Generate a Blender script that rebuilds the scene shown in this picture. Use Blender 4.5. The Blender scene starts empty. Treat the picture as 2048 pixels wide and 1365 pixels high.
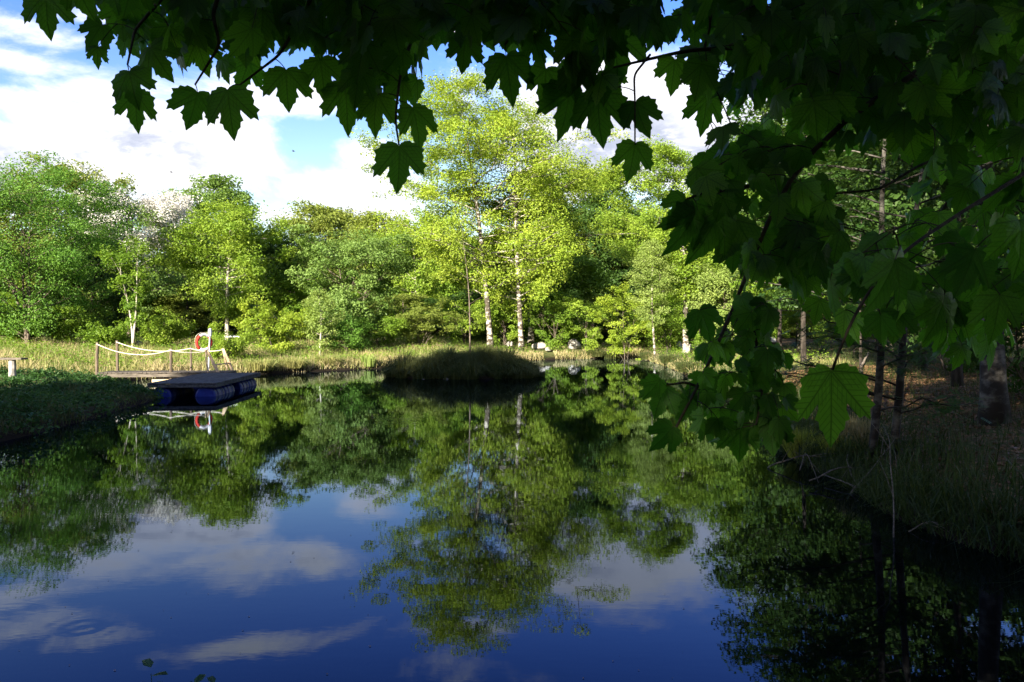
import bpy, math, random
import numpy as np
from mathutils import Vector

# ------------------------------------------------------------------ camera
sc = bpy.context.scene
C = sc.collection
FPX, HZ, CH = 1500.0, 657.0, 1.9          # focal length in photo pixels, horizon row, eye height over the water
cam_d = bpy.data.cameras.new('camera')
cam = bpy.data.objects.new('camera', cam_d)
C.objects.link(cam)
cam.location = (0, 0, CH)
cam.rotation_euler = (math.radians(90), 0, 0)
cam_d.sensor_width = 23.5
cam_d.lens = 23.5 * FPX / 2048
cam_d.shift_y = -(682.5 - HZ) / 2048
cam_d.clip_start = 0.05
cam_d.clip_end = 3000
cam_d.dof.use_dof = True
cam_d.dof.focus_distance = 4.5
cam_d.dof.aperture_fstop = 7.0
sc.camera = cam

# ------------------------------------------------------------------ light, sky, exposure
SUN_EL, SUN_AZ = 20.0, 27.0               # low evening sun behind the camera, a little to its left
EXPOSURE = 2.0
SKY = 0.060
sc.view_settings.view_transform = 'Standard'
sc.view_settings.look = 'None'
sc.view_settings.exposure = EXPOSURE
sc.view_settings.gamma = 1.0
sc.render.film_transparent = False
cy = sc.cycles
cy.max_bounces = 6
cy.diffuse_bounces = 3
cy.glossy_bounces = 3
cy.transmission_bounces = 3
cy.transparent_max_bounces = 4
cy.caustics_reflective = False
cy.caustics_refractive = False

to_sun = Vector((-math.sin(math.radians(SUN_AZ)) * math.cos(math.radians(SUN_EL)),
                 -math.cos(math.radians(SUN_AZ)) * math.cos(math.radians(SUN_EL)),
                 math.sin(math.radians(SUN_EL))))
sl = bpy.data.lights.new('sun', 'SUN')
sl.energy = 5.0
sl.angle = math.radians(0.5)
sl.color = (1.0, 0.90, 0.74)
sun = bpy.data.objects.new('sun', sl)
C.objects.link(sun)
sun.rotation_euler = to_sun.to_track_quat('Z', 'Y').to_euler()
sun.location = to_sun * 60


class NT:
    """small helper to write node trees"""
    def __init__(s, tree):
        s.t = tree; s.n = tree.nodes; s.l = tree.links
    def node(s, typ, **kw):
        n = s.n.new(typ)
        for k, v in kw.items(): setattr(n, k, v)
        return n
    def put(s, sock, v):
        if v is None: return
        if isinstance(v, bpy.types.NodeSocket): s.l.new(v, sock)
        else: sock.default_value = v
    def math(s, op, a, b=None, c=None, clamp=False):
        n = s.node('ShaderNodeMath', operation=op, use_clamp=clamp)
        s.put(n.inputs[0], a); s.put(n.inputs[1], b)
        if c is not None: s.put(n.inputs[2], c)
        return n.outputs[0]
    def mix(s, f, a, b, blend='MIX'):
        n = s.node('ShaderNodeMix', data_type='RGBA', blend_type=blend)
        s.put(n.inputs[0], f); s.put(n.inputs[6], a); s.put(n.inputs[7], b)
        return n.outputs[2]
    def noise(s, vec, scale, detail=4, rough=0.55, dist=0.0, dim='3D'):
        n = s.node('ShaderNodeTexNoise', noise_dimensions=dim)
        s.put(n.inputs['Vector'], vec)
        n.inputs['Scale'].default_value = scale
        n.inputs['Detail'].default_value = detail
        n.inputs['Roughness'].default_value = rough
        n.inputs['Distortion'].default_value = dist
        return n.outputs['Fac']
    def rng(s, v, a, b, c=0.0, d=1.0, smooth=True):
        n = s.node('ShaderNodeMapRange', interpolation_type='SMOOTHSTEP' if smooth else 'LINEAR')
        s.put(n.inputs['Value'], v)
        for k, x in zip(('From Min', 'From Max', 'To Min', 'To Max'), (a, b, c, d)): s.put(n.inputs[k], x)
        return n.outputs[0]
    def mapping(s, vec, scale=(1, 1, 1), rot=(0, 0, 0), loc=(0, 0, 0)):
        n = s.node('ShaderNodeMapping')
        s.put(n.inputs['Vector'], vec)
        n.inputs['Scale'].default_value = scale
        n.inputs['Rotation'].default_value = rot
        n.inputs['Location'].default_value = loc
        return n.outputs[0]


world = bpy.data.worlds.new('World')
sc.world = world
world.use_nodes = True
w = NT(world.node_tree)
w.n.clear()
wout = w.node('ShaderNodeOutputWorld')
bg = w.node('ShaderNodeBackground')
w.l.new(bg.outputs[0], wout.inputs[0])
sky = w.node('ShaderNodeTexSky', sky_type='NISHITA')
sky.sun_disc = False
sky.sun_elevation = math.radians(SUN_EL)
sky.sun_rotation = math.radians(180 + SUN_AZ)
sky.air_density = 1.0
sky.dust_density = 0.6
sky.ozone_density = 2.0
hs = w.node('ShaderNodeHueSaturation')
hs.inputs['Saturation'].default_value = 1.10
hs.inputs['Value'].default_value = 1.0
w.l.new(sky.outputs[0], hs.inputs['Color'])
tc = w.node('ShaderNodeTexCoord')
dirv = tc.outputs['Generated']
sep = w.node('ShaderNodeSeparateXYZ')
w.l.new(dirv, sep.inputs[0])
az = w.math('ARCTAN2', sep.outputs[0], sep.outputs[1])
el = w.math('ARCSINE', sep.outputs[2])
# cumulus banks of the evening sky: bearing, elevation and half extents in degrees
BANKS = []
def bank(px, py, rx, ry, s=1.0):
    a = math.atan((px - 1024) / FPX)
    e = math.atan((HZ - py) / FPX * math.cos(a))
    BANKS.append((a, e, rx / FPX, ry / FPX, s))
bank(110, 320, 330, 95); bank(380, 300, 230, 100); bank(250, 380, 300, 45, .7); bank(60, 215, 130, 40, .7)
bank(690, 390, 170, 70); bank(730, 320, 90, 55, .8); bank(600, 430, 200, 30, .8)
bank(1230, 260, 230, 120, 1.2); bank(1500, 290, 220, 120); bank(1750, 330, 250, 110, .8)
bank(240, 165, 200, 60, .8); bank(480, 185, 230, 55, .8); bank(640, 200, 100, 45, .85); bank(130, 75, 160, 30, .72)
bank(500, 25, 170, 24, .72); bank(1750, 60, 300, 60, .5); bank(60, 130, 130, 30, .7); bank(1050, 300, 120, 60, .8); bank(820, 230, 60, 22, .5); bank(420, 250, 170, 34, .9); bank(200, 40, 120, 22, .7); bank(900, 60, 120, 18, .5); bank(1620, 200, 200, 50, .7)
field = None
for a, e, rx, ry, s_ in BANKS:
    u = w.math('MULTIPLY', w.math('SUBTRACT', az, a), 1 / rx)
    v = w.math('MULTIPLY', w.math('SUBTRACT', el, e), 1 / ry)
    q = w.math('ADD', w.math('MULTIPLY', u, u), w.math('MULTIPLY', v, v))
    g = w.math('MULTIPLY', w.math('EXPONENT', w.math('MULTIPLY', q, -0.9)), s_)
    field = g if field is None else w.math('MAXIMUM', field, g)
cv = w.mapping(dirv, scale=(1, 1, 2.1))
n1 = w.noise(cv, 5.0, 9, 0.62, 0.35)
n2 = w.noise(w.mapping(dirv, scale=(1, 1, 2.1), loc=(0, 0, -0.035)), 5.0, 9, 0.62, 0.35)
behind = w.rng(sep.outputs[1], 0.35, -0.2, 0.0, 0.38)
cov = w.math('ADD', w.math('ADD', field, behind), w.math('MULTIPLY', w.math('SUBTRACT', n1, 0.5), 2.3))
dens = w.rng(cov, 0.22, 0.82)
lit = w.rng(w.math('SUBTRACT', n1, n2), -0.05, 0.06)
core = w.rng(cov, 0.5, 1.15)
shade = w.math('MULTIPLY', core, w.math('SUBTRACT', 1.0, w.math('MULTIPLY', lit, 0.7)))
ccol = w.mix(shade, (6.6, 6.5, 6.7, 1), (2.6, 2.85, 3.6, 1))
deep = w.rng(el, 0.13, 0.46)
deep2 = w.rng(el, 0.36, 0.62)
skyc = w.mix(1.0, hs.outputs[0], w.mix(deep2, w.mix(deep, (1.45, 1.28, 1.08, 1), (.62, .82, 1.6, 1)), (.40, .50, 1.0, 1)), 'MULTIPLY')
w.l.new(w.mix(dens, skyc, ccol), bg.inputs[0])
bg.inputs[1].default_value = SKY

# ------------------------------------------------------------------ object helpers
def tag(o, label=None, cat=None, group=None, kind=None):
    if label: o['label'] = label
    if cat: o['category'] = cat
    if group: o['group'] = group
    if kind: o['kind'] = kind
    return o

def empty(name, loc, label, cat, group=None, rz=0.0):
    o = bpy.data.objects.new(name, None)
    o.empty_display_size = 0.2
    C.objects.link(o)
    o.location = loc
    o.rotation_euler = (0, 0, rz)
    return tag(o, label, cat, group)

class Buf:
    """collects faces; build() links them as one mesh object"""
    def __init__(s):
        s.v = []; s.q = []; s.t = []; s.n = 0; s.uv = []
    def add(s, v, q=None, t=None, uv=None):
        v = np.asarray(v, dtype=np.float32).reshape(-1, 3)
        if q is not None and len(q): s.q.append(np.asarray(q, dtype=np.int32).reshape(-1, 4) + s.n)
        if t is not None and len(t): s.t.append(np.asarray(t, dtype=np.int32).reshape(-1, 3) + s.n)
        s.v.append(v)
        if uv is not None: s.uv.append(np.asarray(uv, dtype=np.float32))
        s.n += len(v)
    def tube(s, pts, rad, sides=6, cap=True):
        pts = np.asarray(pts, dtype=float); n = len(pts)
        rad = np.full(n, rad, dtype=float) if np.isscalar(rad) else np.asarray(rad, dtype=float)
        tan = np.gradient(pts, axis=0)
        tan /= np.linalg.norm(tan, axis=1, keepdims=True) + 1e-9
        ref = np.array([0, 0, 1.0]) if abs(tan[:, 2]).mean() < 0.8 else np.array([1.0, 0, 0])
        a = np.cross(tan, ref); a /= np.linalg.norm(a, axis=1, keepdims=True) + 1e-9
        b = np.cross(tan, a)
        th = np.arange(sides) / sides * 2 * math.pi
        ring = pts[:, None, :] + rad[:, None, None] * (np.cos(th)[None, :, None] * a[:, None, :] + np.sin(th)[None, :, None] * b[:, None, :])
        i = np.arange(n - 1)[:, None] * sides; j = np.arange(sides)[None, :]; k = (j + 1) % sides
        q = np.stack([i + j, i + k, i + k + sides, i + j + sides], -1).reshape(-1, 4)
        v = ring.reshape(-1, 3); t = None
        if cap:
            v = np.vstack([v, pts[0], pts[-1]])
            jj = np.arange(sides); kk = (jj + 1) % sides
            t = np.vstack([np.stack([np.full(sides, n * sides), kk, jj], -1),
                           np.stack([np.full(sides, n * sides + 1), (n - 1) * sides + jj, (n - 1) * sides + kk], -1)])
        s.add(v, q, t)
    def box(s, c, size, axes=None):
        c = np.asarray(c, float); h = np.asarray(size, float) / 2
        A = np.eye(3) if axes is None else np.asarray(axes, float)
        sg = np.array([[-1,-1,-1],[1,-1,-1],[1,1,-1],[-1,1,-1],[-1,-1,1],[1,-1,1],[1,1,1],[-1,1,1]], float)
        s.add(c + (sg * h) @ A, [[0,3,2,1],[4,5,6,7],[0,1,5,4],[1,2,6,5],[2,3,7,6],[3,0,4,7]])
    def build(s, name, mat, parent=None, smooth=False, loc=None):
        v = np.concatenate(s.v)
        me = bpy.data.meshes.new(name)
        q = np.concatenate(s.q) if s.q else np.zeros((0, 4), np.int32)
        t = np.concatenate(s.t) if s.t else np.zeros((0, 3), np.int32)
        loops = np.concatenate([q.ravel(), t.ravel()]).astype(np.int32)
        me.vertices.add(len(v)); me.vertices.foreach_set('co', v.astype(np.float32).ravel())
        me.loops.add(len(loops)); me.loops.foreach_set('vertex_index', loops)
        me.polygons.add(len(q) + len(t))
        st = np.concatenate([np.arange(len(q)) * 4, len(q) * 4 + np.arange(len(t)) * 3]).astype(np.int32)
        me.polygons.foreach_set('loop_start', st)
        me.polygons.foreach_set('use_smooth', np.full(len(q) + len(t), smooth))
        if s.uv:
            uv = np.concatenate(s.uv)
            l = me.uv_layers.new(name='leaf')
            l.data.foreach_set('uv', uv[loops].astype(np.float32).ravel())
        me.update(calc_edges=True)
        me.materials.append(mat)
        o = bpy.data.objects.new(name, me)
        C.objects.link(o)
        if parent is not None: o.parent = parent
        if loc is not None: o.location = loc
        return o

def copy_tree(root, parent=None):
    c = root.copy(); C.objects.link(c)
    if parent is not None: c.parent = parent
    for ch in [o for o in list(C.objects) if o.parent == root]: copy_tree(ch, c)
    return c

def W(px, py, d):                       # a point seen at photo pixel (px, py), d metres in front of the camera
    return np.array([(px - 1024) / FPX * d, d, CH + (HZ - py) / FPX * d])

# ------------------------------------------------------------------ materials
M = {}
def new_mat(name):
    m = bpy.data.materials.new(name); m.use_nodes = True
    nt = NT(m.node_tree); nt.n.clear()
    out = nt.node('ShaderNodeOutputMaterial')
    M[name] = m
    return nt, out

def principled(nt, col, rough=0.6, spec=0.3, **kw):
    p = nt.node('ShaderNodeBsdfPrincipled')
    nt.put(p.inputs['Base Color'], col); nt.put(p.inputs['Roughness'], rough)
    nt.put(p.inputs['Specular IOR Level'], spec)
    for k, v in kw.items(): nt.put(p.inputs[k], v)
    return p

def foliage(name, c0, c1, trans=0.4, tcol=None, rough=0.5, spec=0.25, patch=0.6, tgain=1.15):
    nt, out = new_mat(name)
    geo = nt.node('ShaderNodeNewGeometry'); tc = nt.node('ShaderNodeTexCoord')
    r = geo.outputs['Random Per Island']
    f = nt.math('ADD', nt.math('MULTIPLY', r, 0.45), nt.math('MULTIPLY', nt.rng(nt.noise(tc.outputs['Object'], patch, 4), 0.32, 0.68), 0.55))
    col = nt.mix(f, (*c0, 1), (*c1, 1))
    p = principled(nt, col, rough, spec)
    tr = nt.node('ShaderNodeBsdfTranslucent')
    tmul = tcol or (tgain, tgain, 0.55)
    nt.l.new(nt.mix(1.0, col, (*tmul, 1), 'MULTIPLY'), tr.inputs[0])
    mx = nt.node('ShaderNodeMixShader'); mx.inputs[0].default_value = trans
    nt.l.new(p.outputs[0], mx.inputs[1]); nt.l.new(tr.outputs[0], mx.inputs[2])
    nt.l.new(mx.outputs[0], out.inputs[0])

foliage('leaf_fresh',  (.13, .24, .022), (.29, .39, .045))
foliage('leaf_lime',   (.17, .28, .022), (.36, .44, .05))
foliage('leaf_mid',    (.085, .18, .018), (.21, .32, .03))
foliage('leaf_green',  (.07, .18, .025), (.16, .30, .04))
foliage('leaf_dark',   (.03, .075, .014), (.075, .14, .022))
foliage('leaf_olive',  (.11, .16, .022), (.26, .31, .06))
foliage('leaf_silver', (.10, .19, .035), (.23, .34, .085))
foliage('leaf_pale',   (.17, .26, .05), (.32, .40, .11))
foliage('blossom',     (.55, .55, .48), (.78, .76, .72), trans=0.25, tcol=(1, 1, 1))
foliage('grass_sun',   (.10, .17, .025), (.36, .33, .13), trans=0.3, patch=0.5)
foliage('grass_straw', (.26, .24, .09), (.52, .43, .24), trans=0.25, patch=0.4, tcol=(1, .95, .7))
foliage('grass_green', (.018, .040, .008), (.07, .10, .02), trans=0.3)  # dark copy of the grass, shade under the trees put into the colour
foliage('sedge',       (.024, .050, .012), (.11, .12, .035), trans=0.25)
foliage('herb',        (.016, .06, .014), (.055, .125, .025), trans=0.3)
foliage('bright_sedge', (.22, .30, .03), (.42, .42, .08), trans=0.35)  # light copy of the sedge, a dapple of sun put into the colour
foliage('rowan_leaf',  (.03, .085, .018), (.06, .13, .025), trans=0.35)

def bark(name, c0, c1, sc_=(6, 6, 2), thr=(0.4, 0.6), bump=0.4):
    nt, out = new_mat(name)
    tc = nt.node('ShaderNodeTexCoord')
    v = nt.mapping(tc.outputs['Object'], scale=sc_)
    n = nt.noise(v, 1.0, 6, 0.65)
    col = nt.mix(nt.rng(n, *thr), (*c0, 1), (*c1, 1))
    p = principled(nt, col, 0.85, 0.2)
    b = nt.node('ShaderNodeBump'); b.inputs['Strength'].default_value = bump; b.inputs['Distance'].default_value = 0.03
    nt.l.new(n, b.inputs['Height']); nt.l.new(b.outputs[0], p.inputs['Normal'])
    nt.l.new(p.outputs[0], out.inputs[0])
bark('bark_birch', (.06, .05, .035), (.52, .48, .40), (2.6, 2.6, 4.5), (0.48, 0.60))
bark('bark_pale', (.20, .18, .13), (.48, .44, .36), (3, 3, 5), (0.35, 0.6))
bark('bark_brown', (.05, .04, .03), (.16, .13, .10), (8, 8, 2))
bark('bark_dark', (.02, .016, .012), (.06, .05, .04), (9, 9, 2))
bark('bark_alder', (.03, .026, .022), (.15, .14, .12), (3.5, 3.5, 5), (0.45, 0.66))
bark('twig_bark', (.02, .016, .01), (.05, .04, .025), (30, 30, 30))
bark('dead_twig', (.09, .075, .06), (.20, .17, .14), (30, 30, 30))
bark('stone', (.16, .15, .13), (.48, .45, .41), (5, 5, 5), (0.3, 0.7), 0.6)
bark('wood_grey', (.06, .052, .042), (.18, .155, .125), (3, 30, 30), (0.3, 0.7), 0.2)
bark('wood_dark', (.028, .030, .034), (.10, .104, .11), (12, 3, 12), (0.3, 0.7), 0.2)
bark('wood_new', (.46, .34, .20), (.62, .48, .30), (20, 20, 3), (0.3, 0.7), 0.1)
bark('rope', (.50, .46, .36), (.66, .62, .50), (40, 40, 40), (0.3, 0.7), 0.1)
bark('post_wood', (.07, .055, .04), (.18, .14, .10), (14, 14, 2), (0.3, 0.7), 0.2)
bark('ring_red', (.42, .035, .025), (.50, .05, .035), (5, 5, 5), (0.3, 0.7), 0.05)
bark('ring_white', (.66, .66, .64), (.78, .78, .76), (5, 5, 5), (0.3, 0.7), 0.05)
bark('ring_cover', (.50, .52, .55), (.70, .71, .72), (7, 7, 7), (0.3, 0.7), 0.15)
bark('white_paint', (.62, .62, .58), (.80, .80, .77), (9, 9, 9), (0.3, 0.6), 0.1)
bark('feather', (.03, .03, .03), (.06, .06, .06), (5, 5, 5))

nt, out = new_mat('barrel_blue')
tc_ = nt.node('ShaderNodeTexCoord')
n = nt.noise(tc_.outputs['Object'], 5, 5)
p = principled(nt, nt.mix(nt.rng(n, .4, .75), (.006, .016, .16, 1), (.015, .035, .22, 1)), 0.38, 0.4)
nt.l.new(p.outputs[0], out.inputs[0])

# maple leaf: the veins follow the leaf's own coordinates
nt, out = new_mat('maple_leaf')
uvn = nt.node('ShaderNodeUVMap'); uvn.uv_map = 'leaf'
sp = nt.node('ShaderNodeSeparateXYZ'); nt.l.new(uvn.outputs[0], sp.inputs[0])
ax = nt.math('ABSOLUTE', sp.outputs[0]); yy = sp.outputs[1]
dmin = None
for ang in (90, 47, 5):
    c_, s_ = math.cos(math.radians(ang)), math.sin(math.radians(ang))
    dd = nt.math('ABSOLUTE', nt.math('SUBTRACT', nt.math('MULTIPLY', ax, s_), nt.math('MULTIPLY', yy, c_)))
    al = nt.math('ADD', nt.math('MULTIPLY', ax, c_), nt.math('MULTIPLY', yy, s_))
    dd = nt.math('ADD', dd, nt.math('MULTIPLY', nt.math('LESS_THAN', al, 0.0), 10.0))
    # side veins leave the rib at an angle
    sv = nt.math('SUBTRACT', nt.math('MULTIPLY', al, 9.0), nt.math('MULTIPLY', dd, 9.0))
    sv = nt.math('ABSOLUTE', nt.math('SUBTRACT', nt.math('FRACT', sv), 0.5))
    sv = nt.math('ADD', nt.math('MULTIPLY', sv, 0.09), nt.math('MULTIPLY', nt.math('GREATER_THAN', dd, 0.22), 10.0))
    d1 = nt.math('MINIMUM', dd, nt.math('ADD', sv, 0.008))
    dmin = d1 if dmin is None else nt.math('MINIMUM', dmin, d1)
vein = nt.rng(dmin, 0.006, 0.02, 1.0, 0.0)
geo = nt.node('ShaderNodeNewGeometry'); tc_ = nt.node('ShaderNodeTexCoord')
blotch = nt.noise(tc_.outputs['Object'], 14, 4)
col = nt.mix(geo.outputs['Random Per Island'], (.019, .062, .011, 1), (.058, .145, .02, 1))
col = nt.mix(nt.rng(nt.math('FRACT', nt.math('MULTIPLY', geo.outputs['Random Per Island'], 7.31)), .80, .97), col, (.085, .19, .025, 1))
col = nt.mix(nt.math('MULTIPLY', nt.rng(blotch, .35, .7), 0.4), col, (.045, .10, .016, 1))
col = nt.mix(nt.math('MULTIPLY', vein, 0.65), col, (.014, .03, .008, 1))
p = principled(nt, col, 0.46, 0.28)
tr = nt.node('ShaderNodeBsdfTranslucent')
nt.l.new(nt.mix(1.0, col, (2.6, 3.0, 0.7, 1), 'MULTIPLY'), tr.inputs[0])
mx = nt.node('ShaderNodeMixShader'); mx.inputs[0].default_value = 0.58
nt.l.new(p.outputs[0], mx.inputs[1]); nt.l.new(tr.outputs[0], mx.inputs[2]); nt.l.new(mx.outputs[0], out.inputs[0])

# ground: turf, straw, leaf litter and bare earth
nt, out = new_mat('earth')
tc_ = nt.node('ShaderNodeTexCoord'); v = tc_.outputs['Object']
a = nt.noise(v, 0.35, 5); b = nt.noise(v, 3.5, 6, 0.7); c = nt.noise(v, 22, 4, 0.7)
sp = nt.node('ShaderNodeSeparateXYZ'); nt.l.new(v, sp.inputs[0])
turf = nt.mix(nt.rng(b, .35, .65), (.05, .085, .018, 1), (.18, .17, .07, 1))
litter = nt.mix(nt.rng(c, .35, .65), (.035, .024, .014, 1), (.15, .095, .05, 1))
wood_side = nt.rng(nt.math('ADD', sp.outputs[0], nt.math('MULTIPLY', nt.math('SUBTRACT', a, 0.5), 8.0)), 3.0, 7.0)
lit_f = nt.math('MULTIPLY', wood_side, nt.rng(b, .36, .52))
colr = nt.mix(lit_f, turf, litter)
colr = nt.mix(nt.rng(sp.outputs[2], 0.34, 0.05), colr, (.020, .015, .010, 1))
p = principled(nt, colr, 0.95, 0.1)
bp = nt.node('ShaderNodeBump'); bp.inputs['Strength'].default_value = 0.7; bp.inputs['Distance'].default_value = 0.06
nt.l.new(nt.math('ADD', b, c), bp.inputs['Height']); nt.l.new(bp.outputs[0], p.inputs['Normal'])
nt.l.new(p.outputs[0], out.inputs[0])

# pond water: still, with a light breath of wind and a few rings
nt, out = new_mat('pond_water')
tc_ = nt.node('ShaderNodeTexCoord'); v = tc_.outputs['Object']
sp = nt.node('ShaderNodeSeparateXYZ'); nt.l.new(v, sp.inputs[0])
wind = nt.rng(nt.noise(nt.mapping(v, scale=(.35, .5, 1)), 1.0, 3), .45, .7, .35, 1.0)
n_a = nt.noise(nt.mapping(v, scale=(1.0, 1.9, 1)), 3.2, 3, 0.5)
n_b = nt.noise(nt.mapping(v, scale=(.8, 2.6, 1), rot=(0, 0, .25)), 9.0, 2, 0.5)
hgt = nt.math('ADD', nt.math('MULTIPLY', n_a, 0.00026), nt.math('MULTIPLY', nt.math('MULTIPLY', n_b, wind), 0.00013))
for (px, py, R, amp) in ((165, 1255, .42, .00008), (800, 842, 1.0, .0005)):
    d_ = FPX * CH / (py - HZ); X_ = (px - 1024) / FPX * d_
    dx = nt.math('SUBTRACT', sp.outputs[0], X_); dy = nt.math('SUBTRACT', sp.outputs[1], d_)
    rr = nt.math('SQRT', nt.math('ADD', nt.math('MULTIPLY', dx, dx), nt.math('MULTIPLY', dy, dy)))
    ring = nt.math('MULTIPLY', nt.math('SINE', nt.math('MULTIPLY', rr, 26 / R * .8)), nt.rng(rr, 0.12 * R, R, 1.0, 0.0))
    hgt = nt.math('ADD', hgt, nt.math('MULTIPLY', ring, amp))
bp = nt.node('ShaderNodeBump'); bp.inputs['Strength'].default_value = 1.0; bp.inputs['Distance'].default_value = 1.0
nt.l.new(hgt, bp.inputs['Height'])
gl = nt.node('ShaderNodeBsdfGlossy'); gl.inputs['Roughness'].default_value = 0.012
gl.inputs['Color'].default_value = (.66, .78, 1.0, 1)
df = nt.node('ShaderNodeBsdfDiffuse'); df.inputs['Color'].default_value = (.0012, .0018, .0018, 1)
fr = nt.node('ShaderNodeFresnel'); fr.inputs['IOR'].default_value = 1.34
nt.l.new(bp.outputs[0], gl.inputs['Normal']); nt.l.new(bp.outputs[0], fr.inputs['Normal'])
mx = nt.node('ShaderNodeMixShader')
nt.l.new(fr.outputs[0], mx.inputs[0]); nt.l.new(df.outputs[0], mx.inputs[1]); nt.l.new(gl.outputs[0], mx.inputs[2])
nt.l.new(mx.outputs[0], out.inputs[0])

# ------------------------------------------------------------------ terrain and water
SHORE = [(-8.8, 2.9), (-8.9, 9), (-8.6, 12.5), (-8.6, 14.8), (-9.2, 18), (-9.5, 20.6), (-12, 23.3), (-14.4, 26.0),
         (-13.6, 28.6), (-11.0, 30.4), (-9.2, 32.4), (-7.4, 34.3), (-6.0, 35.6), (-3.5, 37.3), (-1.0, 39.2), (1.7, 45.0),
         (5.5, 47.0), (7.9, 50.5), (8.6, 48.5), (7.9, 43.8), (7.6, 36.5), (6.5, 25), (5.1, 16.5), (4.3, 11.9),
         (4.1, 10.4), (4.15, 9.1), (3.9, 7.6), (4.0, 6.6), (4.4, 5.6), (4.3, 3.8), (2.8, 2.55), (0, 2.45), (-3, 2.6), (-6, 2.5)]
SH = np.array(SHORE)
def smooth_poly(P, it=2):
    for _ in range(it):
        Q = np.roll(P, -1, axis=0)
        P = np.stack([P * .75 + Q * .25, P * .25 + Q * .75], 1).reshape(-1, 2)
    return P
SHS = smooth_poly(SH, 2)
ISL = np.array([-1.85, 29.6]); ISR = (2.75, 1.55)

def shore_sd(x, y):                     # > 0 on land, < 0 in the pond
    x = np.asarray(x, float); y = np.asarray(y, float)
    sh = x.shape; p = np.stack([x.ravel(), y.ravel()], -1)
    dmin = np.full(len(p), 1e9); inside = np.zeros(len(p), bool)
    A = SHS; B = np.roll(SHS, -1, axis=0)
    for a, b in zip(A, B):
        ab = b - a; t = np.clip(((p - a) @ ab) / (ab @ ab), 0, 1)
        dd = p - (a + t[:, None] * ab)
        dmin = np.minimum(dmin, (dd ** 2).sum(1))
        c = ((a[1] > p[:, 1]) != (b[1] > p[:, 1]))
        with np.errstate(divide='ignore', invalid='ignore'):
            xi = (b[0] - a[0]) * (p[:, 1] - a[1]) / (b[1] - a[1]) + a[0]
        inside ^= c & (p[:, 0] < xi)
    d = np.sqrt(dmin)
    return np.where(inside, -d, d).reshape(sh)

def wob(x, y, s, k=0.0):
    return (np.sin(x * s + 1.3 * k) * np.cos(y * s * 1.17 + k) + .5 * np.sin(x * s * 2.3 + y * s * 1.9 + k) + .25 * np.sin(x * s * 4.1 - y * s * 3.7)) / 1.75

def height(x, y):
    x = np.asarray(x, float); y = np.asarray(y, float)
    sd = shore_sd(x, y) + 0.18 * wob(x, y, 1.3, 2)
    s = np.clip(sd, 0, None)
    amp = 1.15 - 0.80 * np.clip((-5 - x) / 3, 0, 1) * np.clip((27.5 - y) / 4, 0, 1)
    land = 0.18 * np.clip(s / 0.35, 0, 1) + amp * (1 - np.exp(-s / 9.0)) + 0.07 * wob(x, y, .55) * np.clip(s / 3, 0, 1) + 0.02 * wob(x, y, 2.3, 1)
    land = land + np.clip((y - 60) / 200, 0, 3)
    near = np.clip((4.5 - y) / 4.0, 0, 1) * np.clip((9 - abs(x)) / 5, 0, 1)
    land = land * (1 - near) + np.minimum(land, .32) * near
    pond = -0.9 * np.clip(-sd / 1.2, 0, 1)
    e = np.sqrt(((x - ISL[0]) / ISR[0]) ** 2 + ((y - ISL[1]) / ISR[1]) ** 2)
    isl = np.clip((1.06 - e) / 0.40, -3, 1) * 0.46
    z = np.where(sd > 0, land, pond)
    return np.where(e < 1.5, np.maximum(z, isl), z)

def hz(x, y): return float(height(np.array([x]), np.array([y]))[0])

gx = np.concatenate([-np.geomspace(400, 32, 14), np.arange(-30, 24, 0.36), np.geomspace(25, 400, 14)])
gy = np.concatenate([-np.geomspace(300, 17, 10), np.arange(-15, 0, 1.2), np.arange(0, 54, 0.36), np.geomspace(55, 600, 18)])
GX, GY = np.meshgrid(gx, gy)
GZ = height(GX, GY)
g = Buf(); nx = len(gx); ny = len(gy)
I, J = np.meshgrid(np.arange(ny - 1), np.arange(nx - 1), indexing='ij')
k0 = (I * nx + J).ravel()
g.add(np.stack([GX, GY, GZ], -1).reshape(-1, 3), np.stack([k0, k0 + 1, k0 + nx + 1, k0 + nx], -1))
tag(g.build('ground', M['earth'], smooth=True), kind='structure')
g = Buf(); g.add([(-16, 1.5, 0), (11, 1.5, 0), (11, 53, 0), (-16, 53, 0)], [[0, 1, 2, 3]])
tag(g.build('water', M['pond_water']), kind='structure')

# ------------------------------------------------------------------ foliage builders
def unit(a):
    return a / (np.linalg.norm(a, axis=-1, keepdims=True) + 1e-9)

def leaf_quads(buf, c, size, rng, up=0.35, aspect=0.62, out_from=None, droop=0.0):
    n = len(c)
    if n == 0: return
    nrm = rng.normal(size=(n, 3)); nrm[:, 2] = np.abs(nrm[:, 2]) * .8 + up
    if out_from is not None:
        o = unit(c - out_from); nrm += 0.7 * o
    nrm = unit(nrm)
    u = rng.normal(size=(n, 3)); u[:, 2] -= droop
    u = unit(u - (u * nrm).sum(1, keepdims=True) * nrm)
    v = np.cross(nrm, u)
    s = (size * rng.uniform(.65, 1.3, n))[:, None]
    bend = nrm * s * 0.12
    P = np.stack([c - u * s * .5, c + v * s * aspect * .5 + bend - u * s * .06, c + u * s * .55, c - v * s * aspect * .5 + bend - u * s * .06], 1)
    k = np.arange(n)[:, None] * 4
    buf.add(P.reshape(-1, 3), k + np.array([[0, 1, 2, 3]]))

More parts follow.
